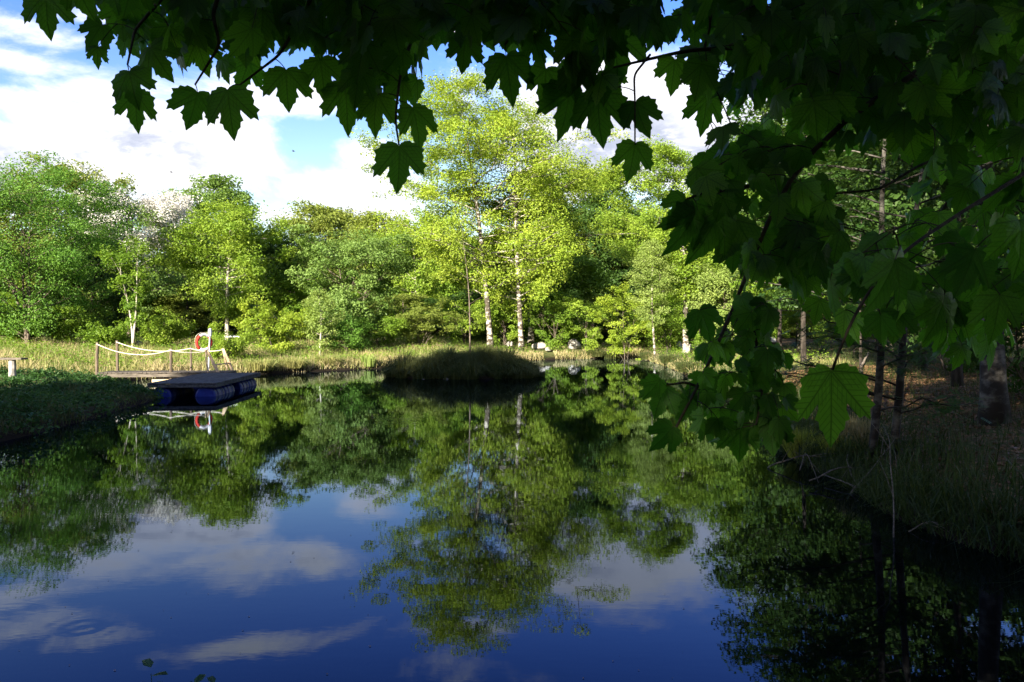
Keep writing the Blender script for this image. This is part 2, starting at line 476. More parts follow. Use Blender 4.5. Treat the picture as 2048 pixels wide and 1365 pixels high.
SHAPES = {
    'oval':  lambda t: np.sin(math.pi * np.clip(t, 0, 1) ** 0.75) ** 0.7 * 0.95 + 0.05,
    'round': lambda t: np.sqrt(np.clip(1 - (2 * t - .95) ** 2 * .95, 0.02, 1)),
    'cone':  lambda t: (1 - t) ** 0.75 * 0.95 + 0.08,
    'broad': lambda t: np.clip(np.sin(math.pi * np.clip(t, 0.0, 1) ** 1.15) ** 0.55, .1, 1),
    'tall':  lambda t: np.clip(np.minimum(t * 4 + .35, (1 - t) * 1.9 + .12), 0.05, 1) ** 0.8,
    'vase':  lambda t: np.clip(t * .9 + .1, .05, 1) * np.clip((1 - t) * 4, .25, 1),
}

def gen_tree(seed, H, R, base=0.2, shape='oval', trunk_r=0.12, lean=(0, 0), n_br=34, n_sub=6, leaves=22000, leaf=0.15,
             spread=0.42, rise=0.35, stems=1, ell=(1, 1), droop=0.0, bend=0.15, skip=0.0, clump_flat=0.6, rough=.72, long=0, opened=False):
    """trunk + limb mesh and crown mesh in local coordinates (base of the trunk at 0)"""
    rng = np.random.default_rng(seed)
    tb = Buf(); lb = Buf()
    cl = []                              # cluster centres and weights
    for sidx in range(stems):
        off = np.array([0, 0, 0.0]) if stems == 1 else np.array([rng.normal() * .18 * R * .3, rng.normal() * .1, 0])
        tilt = np.array([lean[0], lean[1]]) if stems == 1 else np.array([lean[0] + rng.normal() * R * .35, lean[1] + rng.normal() * R * .2])
        hs_ = H * (0.96 if sidx == 0 else rng.uniform(.72, .95))
        n = 14; t = np.linspace(0, 1, n)
        pts = np.stack([off[0] + tilt[0] * t ** 1.2 + bend * np.sin(t * 5 + rng.uniform(0, 6)) * t * 0.8,
                        off[1] + tilt[1] * t ** 1.2 + bend * np.sin(t * 4 + rng.uniform(0, 6)) * t * 0.8, t * hs_ - .15], -1)
        tr = trunk_r * (1 if stems == 1 else .6)
        tb.tube(pts, tr * (1 - t) ** 0.8 * 0.97 + tr * .03 + tr * .35 * np.exp(-t * 25), 8)
        nb = max(4, int(n_br / stems))
        for i in range(nb):
            f = (i + rng.uniform(0, 1)) / nb
            if rng.uniform() < skip: continue
            h = base + (1 - base) * f ** 0.9
            h = min(h, 0.985)
            p0 = np.array([np.interp(h, t, pts[:, k]) for k in range(3)])
            az_ = i * 2.399 + rng.uniform(-.5, .5) + seed
            L = R * float(SHAPES[shape](np.array(f))) * rng.uniform(rough, 1.15) * (1.45 if long and i % long == 0 else 1)
            dx, dy = math.cos(az_) * ell[0], math.sin(az_) * ell[1]
            m = 6; tt = np.linspace(0, 1, m)[:, None]
            r_ = rise * rng.uniform(.5, 1.5)
            curve = p0 + np.hstack([dx * L * tt, dy * L * tt, L * r_ * tt - droop * L * tt ** 2]) + rng.normal(size=(m, 3)) * L * .035 * tt
            rb = trunk_r * .34 * (1 - h * .6) * max(.5, L / R)
            tb.tube(curve, rb * (1 - tt[:, 0] * .85), 5, cap=False)
            cl.append((curve[-1], L))
            ns = max(2, int(n_sub * (0.5 + L / R * .6)))
            for j in range(ns):
                q = rng.uniform(.3, 1.0)
                b0 = np.array([np.interp(q, tt[:, 0], curve[:, k]) for k in range(3)])
                a2 = az_ + rng.choice([-1, 1]) * rng.uniform(.4, 1.3)
                l2 = L * rng.uniform(.22, .5)
                m2 = 4; t2 = np.linspace(0, 1, m2)[:, None]
                c2 = b0 + np.hstack([math.cos(a2) * l2 * t2, math.sin(a2) * l2 * t2, (rng.uniform(-.25, .55) - droop * .6) * l2 * t2])
                tb.tube(c2, rb * .4 * (1 - t2[:, 0] * .8), 4, cap=False)
                for qq in ((.55, 1.0) if l2 > .8 else (1.0,)):
                    cl.append((np.array([np.interp(qq, t2[:, 0], c2[:, k]) for k in range(3)]), L))
    cc = np.array([c[0] for c in cl])
    per = max(3, int(leaves / len(cc)))
    wgt = rng.gamma(2.2, 1 / 2.2, len(cc))
    cnt = np.maximum(2, (per * wgt).astype(int))
    if opened:                           # the lower stem shows between the limbs
        sx = np.interp(cc[:, 2] / H, t, pts[:, 0])
        cnt = np.where((cc[:, 1] < .4) & (abs(cc[:, 0] - sx) < .85) & (cc[:, 2] < H * .66), (cnt * .12).astype(int), cnt)
    idx = np.repeat(np.arange(len(cc)), cnt)
    g_ = rng.normal(size=(len(idx), 3)); g_ *= np.minimum(1, 1.5 / (np.linalg.norm(g_, axis=1, keepdims=True) + 1e-6)); g_ = g_ * spread * np.array([1, 1, clump_flat])
    g_ *= rng.uniform(.6, 1.25, len(cc))[idx][:, None]
    g_[:, 2] -= droop * .5 * np.abs(g_[:, 2])
    pos = cc[idx] + g_
    pos[:, 2] = np.maximum(pos[:, 2], .12)
    leaf_quads(lb, pos, leaf, rng, out_from=np.array([0, 0, H * .45]), droop=.4)
    return tb, lb

def tree(name, label, px, d, top, seed, halfw, leafmat='leaf_mid', barkmat='bark_brown', cat='tree', group=None, x=None, H=None, **kw):
    X = (px - 1024) / FPX * d if x is None else x
    z0 = hz(X, d)
    if H is None: H = CH + (HZ - top) / FPX * d - z0
    R = halfw / FPX * d
    f = max(1.0, d / 50)
    kw['leaf'] = kw.get('leaf', .15) * f; kw['spread'] = kw.get('spread', .42) * f
    tb, lb = gen_tree(seed, H, R, **kw)
    root = empty(name, (X, d, z0), label, cat, group)
    tb.build('trunk', M[barkmat], root, smooth=True)
    lb.build('crown', M[leafmat], root)
    return root

# ------------------------------------------------------------------ the trees round the pond
# left-hand group
tree('willow_tree', 'broad dense blue-green tree nearest the left edge of the meadow', 45, 36, 352, 3, 160, 'leaf_green', shape='round', base=.04, n_br=80, leaves=70000, leaf=.105, stems=3, spread=.42, rise=.7, n_sub=7)
tree('ash_tree', 'tall olive-green tree rising behind the dense tree at the left edge', 130, 50, 332, 5, 120, 'leaf_olive', shape='round', base=.25, n_br=44, leaves=30000, leaf=.2, rise=.45)
tree('leafy_tree', 'green tree between the meadow and the blossoming tree, in half shade', 185, 43, 470, 7, 85, 'leaf_dark', base=.03, n_br=40, leaves=26000, leaf=.16)
bl = tree('blossom_tree', 'tree in white blossom between the dense left tree and the pale poplar', 258, 50, 412, 11, 100, 'leaf_silver', shape='round', base=.15, n_br=40, leaves=14000, leaf=.18, rise=.5)
_, bb = gen_tree(11, CH + (HZ - 408) / FPX * 50 - hz(bl.location.x, 50), 103 / FPX * 50, shape='round', base=.5, n_br=44, leaves=26000, leaf=.15, rise=.55)
bb.build('blossom', M['blossom'], bl)
tree('young_tree', 'small open tree with pale forked limbs standing at the meadow edge', 266, 35, 488, 13, 48, 'leaf_mid', 'bark_pale', shape='vase', base=.28, n_br=22, leaves=6500, leaf=.11, stems=2, rise=1.4, spread=.22, trunk_r=.1)
tree('poplar_tree', 'slender pale green tree standing left of the round-crowned tree', 345, 58, 372, 17, 50, 'leaf_silver', 'bark_pale', shape='oval', base=.08, n_br=46, leaves=20000, leaf=.14, rise=.55)
tree('tall_tree', 'tall silvery green tree whose top rises behind the round-crowned tree', 440, 80, 348, 19, 75, 'leaf_silver', shape='tall', base=.12, n_br=50, leaves=26000, leaf=.2, rise=.6)
tree('round_crowned_tree', 'yellow-green tree with a bare straight stem behind the life ring', 455, 41, 400, 23, 92, 'leaf_fresh', 'bark_pale', shape='broad', base=.24, n_br=46, leaves=34000, leaf=.13, rise=.14, droop=.05, trunk_r=.13)
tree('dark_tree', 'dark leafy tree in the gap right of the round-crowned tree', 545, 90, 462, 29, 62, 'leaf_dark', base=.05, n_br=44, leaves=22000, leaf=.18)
tree('mid_tree', 'bushy green tree with a ragged top left of the giant aspens', 655, 92, 415, 31, 92, 'leaf_olive', shape='broad', base=.06, n_br=56, leaves=36000, leaf=.18, rise=.5)
tree('mid_tree', 'green tree filling the gap behind the silver willow', 745, 82, 425, 33, 55, 'leaf_olive', shape='broad', base=.06, n_br=44, leaves=20000, leaf=.18, rise=.5)
tree('silver_willow', 'rounded silvery green willow beside the bank, middle of the picture', 705, 42, 478, 37, 88, 'leaf_silver', shape='round', base=.03, n_br=64, leaves=40000, leaf=.13, stems=2, rise=.65, spread=.32)
tree('small_willow', 'low green willow leaning out between lime bush and silver willow', 610, 44, 540, 39, 55, 'leaf_mid', shape='round', base=.03, n_br=40, leaves=18000, leaf=.14, stems=2, rise=.6, spread=.32)
tree('sapling', 'pale small-leaved sapling in front of the silver willow', 640, 37, 572, 41, 33, 'leaf_pale', 'bark_pale', shape='oval', base=.15, n_br=26, leaves=4200, leaf=.10, spread=.2, trunk_r=.05)
tree('yellow_green_tree', 'yellow-green tree with crooked bare limbs left of the aspen trunk', 838, 70, 440, 43, 82, 'leaf_fresh', 'bark_pale', shape='broad', base=.18, n_br=34, leaves=19000, leaf=.16, rise=.5, spread=.42, lean=(-.8, 0))
tree('leafy_tree', 'green tree behind the crooked yellow-green tree', 880, 88, 452, 47, 85, 'leaf_mid', base=.06, n_br=44, leaves=26000, leaf=.18)

# the two giants of the middle
tree('aspen_tree', 'giant yellow-green aspen with leaning white trunk behind the island', 982, 45.5, 130, 53, 200, 'leaf_lime', 'bark_birch', shape='tall', base=.2, n_br=74, n_sub=7, rough=.4, long=6, opened=True, leaves=82000, leaf=.125, rise=.3, lean=(-1.9, .3), trunk_r=.18, spread=.42, bend=.2)
tree('aspen_tree', 'second giant aspen with a darker patched trunk right of the leaning one', 1043, 46.5, 195, 59, 140, 'leaf_lime', 'bark_birch', shape='tall', base=.17, opened=True, rough=.65, clump_flat=.85, n_br=72, n_sub=7, leaves=74000, leaf=.125, rise=.3, lean=(-.7, .3), trunk_r=.165, spread=.42, bend=.2)
tree('birch_tree', 'pale birch trunk close behind the second giant aspen', 1062, 50, 330, 61, 70, 'leaf_fresh', 'bark_birch', shape='oval', base=.35, n_br=40, leaves=18000, leaf=.17, trunk_r=.2)
tree('shaded_tree', 'big dark green tree in the shade right of the giant aspens', 1165, 95, 335, 67, 98, 'leaf_dark', shape='broad', base=.05, n_br=60, leaves=42000, leaf=.19)  # dark leaf colour stands in for the shade of the aspens
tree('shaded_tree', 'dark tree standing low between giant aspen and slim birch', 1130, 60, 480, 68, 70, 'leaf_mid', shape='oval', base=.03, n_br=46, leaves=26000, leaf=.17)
tree('oak_tree', 'fresh green tree with a high crown behind the slim birch', 1320, 64, 282, 71, 100, 'leaf_fresh', shape='broad', base=.14, n_br=60, leaves=54000, leaf=.14, rise=.4)
tree('slim_birch', 'slim birch with a thin white stem at the far right shore', 1310, 42, 470, 73, 38, 'leaf_pale', 'bark_birch', shape='oval', base=.3, n_br=44, leaves=14000, leaf=.09, spread=.22, trunk_r=.07, lean=(-.3, 0))
tree('birch_tree', 'stout birch with dark scars on its trunk right of the slim birch', 1372, 44, 430, 79, 60, 'leaf_fresh', 'bark_birch', shape='broad', base=.42, n_br=36, leaves=15000, leaf=.14, trunk_r=.19, lean=(-.2, 0))
tree('hazel_bush', 'pale leafy hazel right of the stout birch', 1455, 42, 528, 83, 55, 'leaf_pale', shape='round', base=.05, n_br=44, leaves=16000, leaf=.13, stems=3, rise=.8, spread=.3, cat='shrub')
tree('tall_tree', 'tall tree seen between the hanging maple leaves, far right shore', 1500, 52, 255, 89, 70, 'leaf_mid', shape='tall', base=.1, n_br=50, leaves=28000, leaf=.18)
tree('birch_tree', 'birch with white foot seen under the hanging maple branch', 1600, 40, 330, 97, 75, 'leaf_mid', 'bark_birch', shape='oval', base=.28, n_br=44, leaves=22000, leaf=.15, trunk_r=.14)
tree('leafy_tree', 'sunlit green tree glimpsed through the gap in the maple', 1735, 38, 250, 101, 110, 'leaf_fresh', 'bark_dark', shape='broad', base=.12, n_br=56, leaves=30000, leaf=.17, trunk_r=.14)
for i, (px, d, hh) in enumerate(((1708, 30, 9.5), (1752, 31, 9.0), (1722, 22, 8.0))):
    tree('pole_tree', ['thin dark straight stem in the bright gap of the maple', 'second thin dark stem right in the bright gap of the maple',
                       'thin leaning stem nearer the camera in the gap of the maple'][i], px, d, 0, 103 + i, 55, 'leaf_dark', 'bark_dark', H=hh,
         shape='cone', base=.4, n_br=22, leaves=2600, leaf=.13, trunk_r=.045, spread=.25)
# bank trees on the right
tree('alder_tree', 'stout mottled trunk on the shaded right bank', 1990, 11.1, 0, 107, 330, 'leaf_dark', 'bark_alder', H=9.5, shape='broad', base=.42, n_br=30, leaves=9000, leaf=.10, trunk_r=.18, spread=.3, lean=(-.35, .1), bend=.06)
for i, (X, d, H_, R_) in enumerate(((9.5, 16, 11, 2.6), (11.5, 21, 12, 3.0), (10.5, 27, 11.5, 2.9), (15.5, 30, 13.5, 3.4), (12.5, 35, 12.5, 3.0), (19.5, 36, 14, 3.6), (16, 42, 12.5, 3.4))):
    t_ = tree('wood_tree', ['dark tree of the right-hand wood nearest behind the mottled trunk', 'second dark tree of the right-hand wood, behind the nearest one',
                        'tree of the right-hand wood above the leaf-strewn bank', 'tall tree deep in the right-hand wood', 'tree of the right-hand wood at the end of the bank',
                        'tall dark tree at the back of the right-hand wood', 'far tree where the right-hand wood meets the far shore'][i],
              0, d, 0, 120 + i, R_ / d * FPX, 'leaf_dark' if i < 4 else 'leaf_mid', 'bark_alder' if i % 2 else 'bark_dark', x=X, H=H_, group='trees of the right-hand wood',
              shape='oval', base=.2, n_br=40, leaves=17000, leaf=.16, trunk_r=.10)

for i, (X, d, H_, R_) in enumerate(((8.2, 6.0, 13, 3.4), (9.2, 12.5, 14, 3.6), (7.6, 0.5, 13, 3.4))):  # tall trees added so their high crowns darken the right bank
    tree('bank_tree', ['tall dark tree at the right edge, mirrored in the corner of the pond', 'tall tree behind the mottled trunk, its crown above the picture', 'tall tree on the near right bank beside the maple'][i],
         0, d, 0, 140 + i, R_ / d * FPX, 'leaf_dark', 'bark_brown', x=X, H=H_, shape='broad', base=.36, n_br=36, leaves=15000, leaf=.14, trunk_r=.17, spread=.45)

# twin-stemmed rowan with feathered leaves at the right bank, mirrored in the near water
def rowan():
    rng = np.random.default_rng(9)
    X, d = 4.72, 9.6
    z0 = hz(X, d)
    root = empty('rowan_tree', (X, d, z0), 'twin-stemmed rowan with feathered leaves at the edge of the right bank', 'tree')
    lb = Buf()
    tips = []
    for k, (dx, lx, H_) in enumerate(((-.1, .12, 5.3), (.12, .42, 5.0))):
        tb = Buf()
        t = np.linspace(0, 1, 12)
        pts = np.stack([dx + lx * t + .05 * np.sin(t * 7 + k), .05 * np.cos(t * 5) - .2 * t, -.1 + H_ * t], -1)
        tb.tube(pts, .058 * (1 - t * .75), 7)
        for i in range(24):
            f = .13 + .85 * i / 24
            p0 = np.array([np.interp(f, t, pts[:, q]) for q in range(3)])
            a = rng.uniform(0, 2 * math.pi) if i % 3 == 0 else math.pi + rng.uniform(-.8, .8)
            L = rng.uniform(.7, 2.2) * (1.2 - f * .5) * (.5 + min(f, .35) * 1.6)
            m = 6; tt = np.linspace(0, 1, m)[:, None]
            c = p0 + np.hstack([math.cos(a) * L * tt, math.sin(a) * L * .8 * tt, L * (.35 * tt - .15 * tt ** 2)]) + rng.normal(size=(m, 3)) * .04 * tt
            tb.tube(c, .012 * (1 - tt[:, 0] * .8) + .002, 4)
            for q in np.linspace(.25, 1, int(5 + L * 5)):
                tips.append((np.array([np.interp(q, tt[:, 0], c[:, z]) for z in range(3)]), a))
        tb.build('trunk', M['bark_alder'], root, smooth=True)
    for (p, a) in tips:
        for _ in range(rng.integers(4, 7)):
            az_ = a + rng.uniform(-1.5, 1.5); L = rng.uniform(.14, .22)
            u = np.array([math.cos(az_), math.sin(az_), rng.uniform(-.6, .3)]); u /= np.linalg.norm(u)
            s = np.cross(u, [0, 0, 1.0]); s /= np.linalg.norm(s); nn = np.cross(s, u)
            b0 = p + rng.normal(size=3) * .07
            V = []; Q = []
            for j in range(6):
                c = b0 + u * L * (.25 + .13 * j)
                for sg in (-1, 1):
                    o = (s * sg * .9 + u * .45); k = len(V); w_ = np.cross(o, nn)
                    l = .055
                    V += [c, c + o * l * .5 + w_ * .010, c + o * l, c + o * l * .5 - w_ * .010]; Q.append([k, k + 1, k + 2, k + 3])
            lb.add(V, Q)
    lb.build('crown', M['rowan_leaf'], root)
rowan()

# background wood: individual trees, copies of four kinds
protos = []
for i, (lm, H_, R_) in enumerate((('leaf_dark', 10, 3.2), ('leaf_mid', 10, 2.9), ('leaf_dark', 10, 2.6), ('leaf_olive', 10, 3.0))):
    tb, lb = gen_tree(200 + i, H_, R_, base=.03, n_br=50, leaves=20000, leaf=.24, shape=['oval', 'tall', 'oval', 'round'][i], trunk_r=.18, spread=.5)
    r = empty('wood_tree', (0, 0, 0), 'x', 'tree', 'trees of the wood behind the clearing')
    tb.build('trunk', M['bark_brown'], r, smooth=True); lb.build('crown', M[lm], r)
    protos.append(r)
rngb = random.Random(4)
used = [False] * 4
SKYLINE = [(-200, 440), (0, 430), (200, 500), (330, 480), (420, 450), (560, 490), (700, 470), (780, 480), (860, 470), (1000, 430), (1150, 400), (1250, 410), (1350, 390), (1500, 350), (1700, 300), (1900, 230), (2300, 200)]
def back_tree(px, d, top, k):
    if used[k]: r = copy_tree(protos[k])
    else: r = protos[k]; used[k] = True
    X = (px - 1024) / FPX * d; z = hz(X, d)
    H_ = CH + (HZ - top) / FPX * d - z
    s = H_ / 10 * .98; sx = s * 1.12
    r.location = (X, d, z); r.scale = (sx * rngb.uniform(.9, 1.15), sx, s); r.rotation_euler = (0, 0, rngb.uniform(0, 6.28))
    lab = ['dark green tree packed into the wood behind the clearing', 'mid green tree packed into the wood behind the clearing',
           'narrow dark tree packed into the wood behind the clearing', 'olive green tree packed into the wood behind the clearing'][k]
    r['label'] = lab
for i, px in enumerate(range(-180, 2300, 80)):
    for row, d in enumerate((98, 110)):
        p_ = px + rngb.uniform(-25, 25) + row * 46
        tp = float(np.interp(p_, [a for a, b in SKYLINE], [b for a, b in SKYLINE])) + rngb.uniform(0, 45) + (20 if row else 0)
        back_tree(p_, d + rngb.uniform(-2, 3), tp, (i * 2 + row * 3 + (i // 3)) % 4)
for i, px in enumerate(range(-190, 1750, 52)):
    k = i % 4; r = copy_tree(protos[k]); p_ = px + rngb.uniform(-15, 15); d = 54 + rngb.uniform(-2, 6); X = (p_ - 1024) / FPX * d; H_ = rngb.uniform(2.6, 4.2); s = H_ / 10
    r.location = (X, d, hz(X, d) - .25); r.scale = (s * 1.9, s * 1.9, s); r.rotation_euler = (0, 0, i * 1.7); r.name = 'undergrowth_shrub'; r['category'] = 'shrub'
    r['label'] = 'low dark shrub among the stems at the foot of the wood'; r['group'] = 'shrubs at the foot of the wood'
# the tall wood behind the camera, whose shade lies over the near water, the raft and the island
SHADE = [(-34, 10.5), (-29.5, 12.0), (-25.1, 17.0), (-21.5, 17), (-17.5, 16.8), (-13.5, 15.5), (-9.5, 12.0), (-5.5, 10.0), (-1, 14), (4, 16), (9, 16), (14, 16), (19, 16)]
for i, (X, H_) in enumerate(SHADE):
    r = copy_tree(protos[i % 3])
    s = H_ / 10
    y_ = -10.5 + rngb.uniform(-.8, .8)
    r.location = (X, y_, hz(X, y_)); r.scale = (s * .95, s * .95, s); r.rotation_euler = (0, 0, i * 1.3)
    r['label'] = 'tall tree of the shading wood on the near side of the pond'
    r['group'] = 'trees of the wood on the near side'

# ------------------------------------------------------------------ shrubs and undergrowth
def shrub(name, label, px, d, top, halfw, mat, seed, group=None, leaves=6000, leaf=.1, spread=.2, **kw):
    return tree(name, label, px, d, top, seed, halfw, mat, 'bark_brown', 'shrub', group, base=.02, shape='round', n_br=26, leaves=leaves, leaf=leaf, stems=3, rise=.9, trunk_r=.05, spread=spread, **kw)
shrub('lime_bush', 'bright lime-green bush at the back of the bank, right of the life ring', 552, 37, 625, 52, 'leaf_lime', 301, leaves=13000, leaf=.09)
shrub('dark_shrub', 'low dark green shrub right of the pale sapling', 697, 38.5, 640, 40, 'leaf_green', 302, leaves=9000, leaf=.08)
shrub('leafy_shrub', 'low bright shrub right behind the life ring', 450, 32.6, 677, 42, 'leaf_fresh', 303, leaves=7000, leaf=.09)
shrub('leafy_shrub', 'low bright shrub at the foot of the slender pale tree', 335, 37, 655, 42, 'leaf_fresh', 304, leaves=7000)
shrub('leafy_shrub', 'low shrub in the meadow behind the jetty posts', 215, 36, 665, 36, 'leaf_mid', 305)
shrub('leafy_shrub', 'shrub in the shade left of the small forked tree', 150, 38, 650, 55, 'leaf_mid', 306, leaves=9000)
shrub('leafy_shrub', 'lush shrub in front of the dense left tree', 40, 37, 652, 60, 'leaf_mid', 307, leaves=9000)
shrub('leafy_shrub', 'shrub at the foot of the silver willow', 760, 42, 640, 48, 'leaf_mid', 308, leaves=8000)
shrub('leafy_shrub', 'brownish green shrub under the crooked limbs', 845, 43, 625, 52, 'leaf_olive', 309, leaves=9000)
shrub('leafy_shrub', 'shrub directly left of the leaning white trunk', 925, 47, 610, 50, 'leaf_fresh', 310, leaves=9000)
shrub('leafy_shrub', 'leafy shrub between the two giant trunks', 1010, 48, 600, 40, 'leaf_fresh', 311, leaves=8000)
shrub('leafy_shrub', 'leafy shrub right of the second giant trunk', 1105, 48, 590, 48, 'leaf_mid', 312, leaves=9000)
shrub('leafy_shrub', 'bright shrub above the pale stones', 1175, 48, 600, 50, 'leaf_fresh', 313, leaves=10000)
shrub('leafy_shrub', 'bright layered shrub left of the slim birch', 1250, 46, 570, 52, 'leaf_lime', 314, leaves=13000)
shrub('leafy_shrub', 'low bright shrub right of the slim birch stem', 1335, 46, 620, 38, 'leaf_fresh', 315, leaves=8000)
shrub('leafy_shrub', 'low shrub at the foot of the stout birch', 1410, 44, 635, 45, 'leaf_mid', 316, leaves=8000)
shrub('leafy_shrub', 'pale shrub left of the white birch foot', 1530, 40, 610, 50, 'leaf_mid', 317, leaves=8000)
shrub('leafy_shrub', 'shrub right of the white birch foot', 1650, 38, 615, 55, 'leaf_mid', 318, leaves=8000)
shrub('leafy_shrub', 'shrub on the shaded right bank behind the rowan', 1800, 24, 640, 90, 'leaf_dark', 319, leaves=7000)
shrub('leafy_shrub', 'shrub at the right edge behind the mottled trunk', 1900, 19, 600, 120, 'leaf_dark', 320, leaves=9000)
shrub('leafy_shrub', 'dark shrub at the far right edge of the bank', 2070, 13, 560, 140, 'leaf_dark', 321, leaves=7000)
# near sprig at the bottom edge
def sprig(X, Y, top, seed, label):
    rng = np.random.default_rng(seed)
    root = empty('bank_sprig', (X, Y, hz(X, Y)), label, 'plant', 'leafy sprigs at the near bank')
    st = Buf(); lv = Buf()
    for k in range(5):
        H_ = (top - hz(X, Y)) * rng.uniform(.78, 1.0); dx, dy = rng.normal(size=2) * .03
        t = np.linspace(0, 1, 6); p = np.stack([dx * t, dy * t, H_ * t - .02], -1)
        st.tube(p, .004 * (1 - t * .7), 4)
        for j in range(9):
            f = .72 + .28 * j / 8; c = np.array([dx * f, dy * f, H_ * f]); a = j * 2.4 + k
            u = np.array([math.cos(a), math.sin(a), .25]); s = np.array([-math.sin(a), math.cos(a), 0]); L = .055 * rng.uniform(.7, 1.2)
            V = [c, c + u * L * .35 + s * L * .26, c + u * L * .75 + s * L * .2, c + u * L - [0, 0, .01], c + u * L * .75 - s * L * .2, c + u * L * .35 - s * L * .26]
            lv.add(V, [[0, 1, 2, 3], [0, 3, 4, 5]])
    st.build('stem', M['herb'], root); lv.build('leaves', M['herb'], root)
sprig(-1.12, 2.45, .80, 1, 'leafy sprig at the bottom edge, the lower left one')
sprig(-1.02, 2.45, .825, 2, 'leafy sprig at the bottom edge, the taller right one')

# ------------------------------------------------------------------ stones
STONES = []
def stone(label, px, py, d, wpx, hpx, seed, name='stone'):
    r_ = np.random.default_rng(seed)
    ds = np.arange(25, 60, .1) if d > 29 else np.array([d])
    zs = height((px - 1024) / FPX * ds, ds); rows = HZ + (CH - zs) / FPX ** -1 / ds
    ok = (rows <= py + hpx * .5) & (zs > .12)
    if d > 29 and ok.any(): d = float(ds[int(np.argmax(ok))])
    X = (px - 1024) / FPX * d; z0 = hz(X, d) + (.14 if d > 29 else .0)
    a = wpx / FPX * d / 2; c = hpx / FPX * d * .95
    STONES.append((X, d, a))
    b = Buf(); nu, nv = 14, 9; V = []; ph = r_.uniform(0, 6, 4)
    for j in range(nv + 1):
        for i in range(nu):
            u = i / nu * 2 * math.pi; v = j / nv * math.pi
            k = 1 + .16 * math.sin(2 * u + ph[0]) * math.sin(v) + .12 * math.sin(3 * u + ph[1] + 2 * v) + .07 * math.cos(5 * v + ph[2] + u)
            x_, y_, z_ = math.cos(u) * math.sin(v), math.sin(u) * math.sin(v), math.cos(v)
            V.append((x_ * a * k, y_ * a * .85 * k, max(z_, -.3) * c * (k * .5 + .5)))
    Q = [[j * nu + i, j * nu + (i + 1) % nu, (j + 1) * nu + (i + 1) % nu, (j + 1) * nu + i] for j in range(nv) for i in range(nu)]
    b.add(V, Q)
    return tag(b.build(name, M['stone'], smooth=True, loc=(X, d, z0)), label, 'stone', 'stones on the far bank')
stone('small grey stone in the meadow behind the jetty ropes', 277, 691, 33, 15, 8, 1)
stone('long low pale stone left in the row of stones by the far shore', 1080, 694, 47.2, 28, 10, 2)
stone('round pale stone between the long stone and the big white one', 1122, 686, 49, 17, 11, 3)
stone('large white stone, the biggest of the row by the far shore', 1148, 690, 47.8, 27, 16, 4)
stone('small stone in the grass just below the long pale one', 1096, 702, 46.0, 14, 6, 5)
stone('stone at the foot of the leaning white trunk', 1020, 691, 44, 14, 9, 6)
stone('small pinkish stone above the row, near the trunk of the second aspen', 1094, 683, 50.5, 12, 9, 7)
stone('pinkish boulder in the grass left of the slim birch', 1235, 676, 49, 22, 12, 8)
stone('brown boulder between pinkish boulder and slim birch', 1268, 678, 48.5, 26, 12, 9)
stone('pale block lying on the bank right of the slim birch', 1358, 694, 39, 15, 14, 10)
stone('flat pale slab beside the block right of the slim birch', 1385, 698, 38.5, 30, 10, 11)
stone('stone propped against the stout birch', 1372, 662, 43, 14, 14, 12)
stone('pale flat stone seen below the hanging branch', 1478, 684, 37, 30, 12, 13)
stone('low pale stone near the white birch foot', 1540, 682, 38, 28, 9, 14)
stone('grey stone at the water line of the island', 848, 748, 27.9, 19, 10, 15)
stone('small stone at the rim of the island, right of the grey one', 892, 750, 27.95, 12, 6, 16)

# ------------------------------------------------------------------ grass
def blades(buf, x, y, z, hgt, wid, rng, lean=.35, arch=False, dirx=None):
    n = len(x)
    a = rng.uniform(0, 2 * math.pi, n); l = np.abs(rng.normal(0, lean, n)) * hgt
    ux, uy = (np.cos(a), np.sin(a)) if dirx is None else dirx
    fa = rng.uniform(0, math.pi, n); sx, sy = np.cos(fa) * wid, np.sin(fa) * wid
    b = np.stack([x, y, z - .03], -1)
    s = np.stack([sx, sy, np.zeros(n)], -1)
    if arch:
        m = b + np.stack([ux * l * .35, uy * l * .35, hgt * .68], -1); tip = b + np.stack([ux * l, uy * l, hgt * np.clip(1 - l / hgt * .55, .2, 1)], -1)
        P = np.stack([b - s, b + s, m + s * .8, m - s * .8, tip], 1); k = np.arange(n)[:, None] * 5
        buf.add(P.reshape(-1, 3), k + np.array([[0, 1, 2, 3]]), k + np.array([[3, 2, 4]]))
    else:
        tip = b + np.stack([ux * l, uy * l, hgt], -1)
        P = np.stack([b - s, b + s, tip], 1); k = np.arange(n)[:, None] * 3
        buf.add(P.reshape(-1, 3), None, k + np.array([[0, 1, 2]]))

rng = np.random.default_rng(77)
def land_points(x0, x1, y0, y1, n, dmax, dmin=0.0, clump=None):
    x = rng.uniform(x0, x1, n); y = rng.uniform(y0, y1, n)
    sd = shore_sd(x, y)
    keep = (sd > dmin) & (sd < dmax)
    if clump: keep &= (wob(x, y, clump, 4) + rng.normal(0, .35, n)) > -.1
    for (X_, Y_, a_) in STONES: keep &= ~((abs(x - X_) < a_ + .12) & (y < Y_ + a_) & (y > Y_ - 2.6))
    x, y = x[keep], y[keep]
    return x, y, height(x, y)

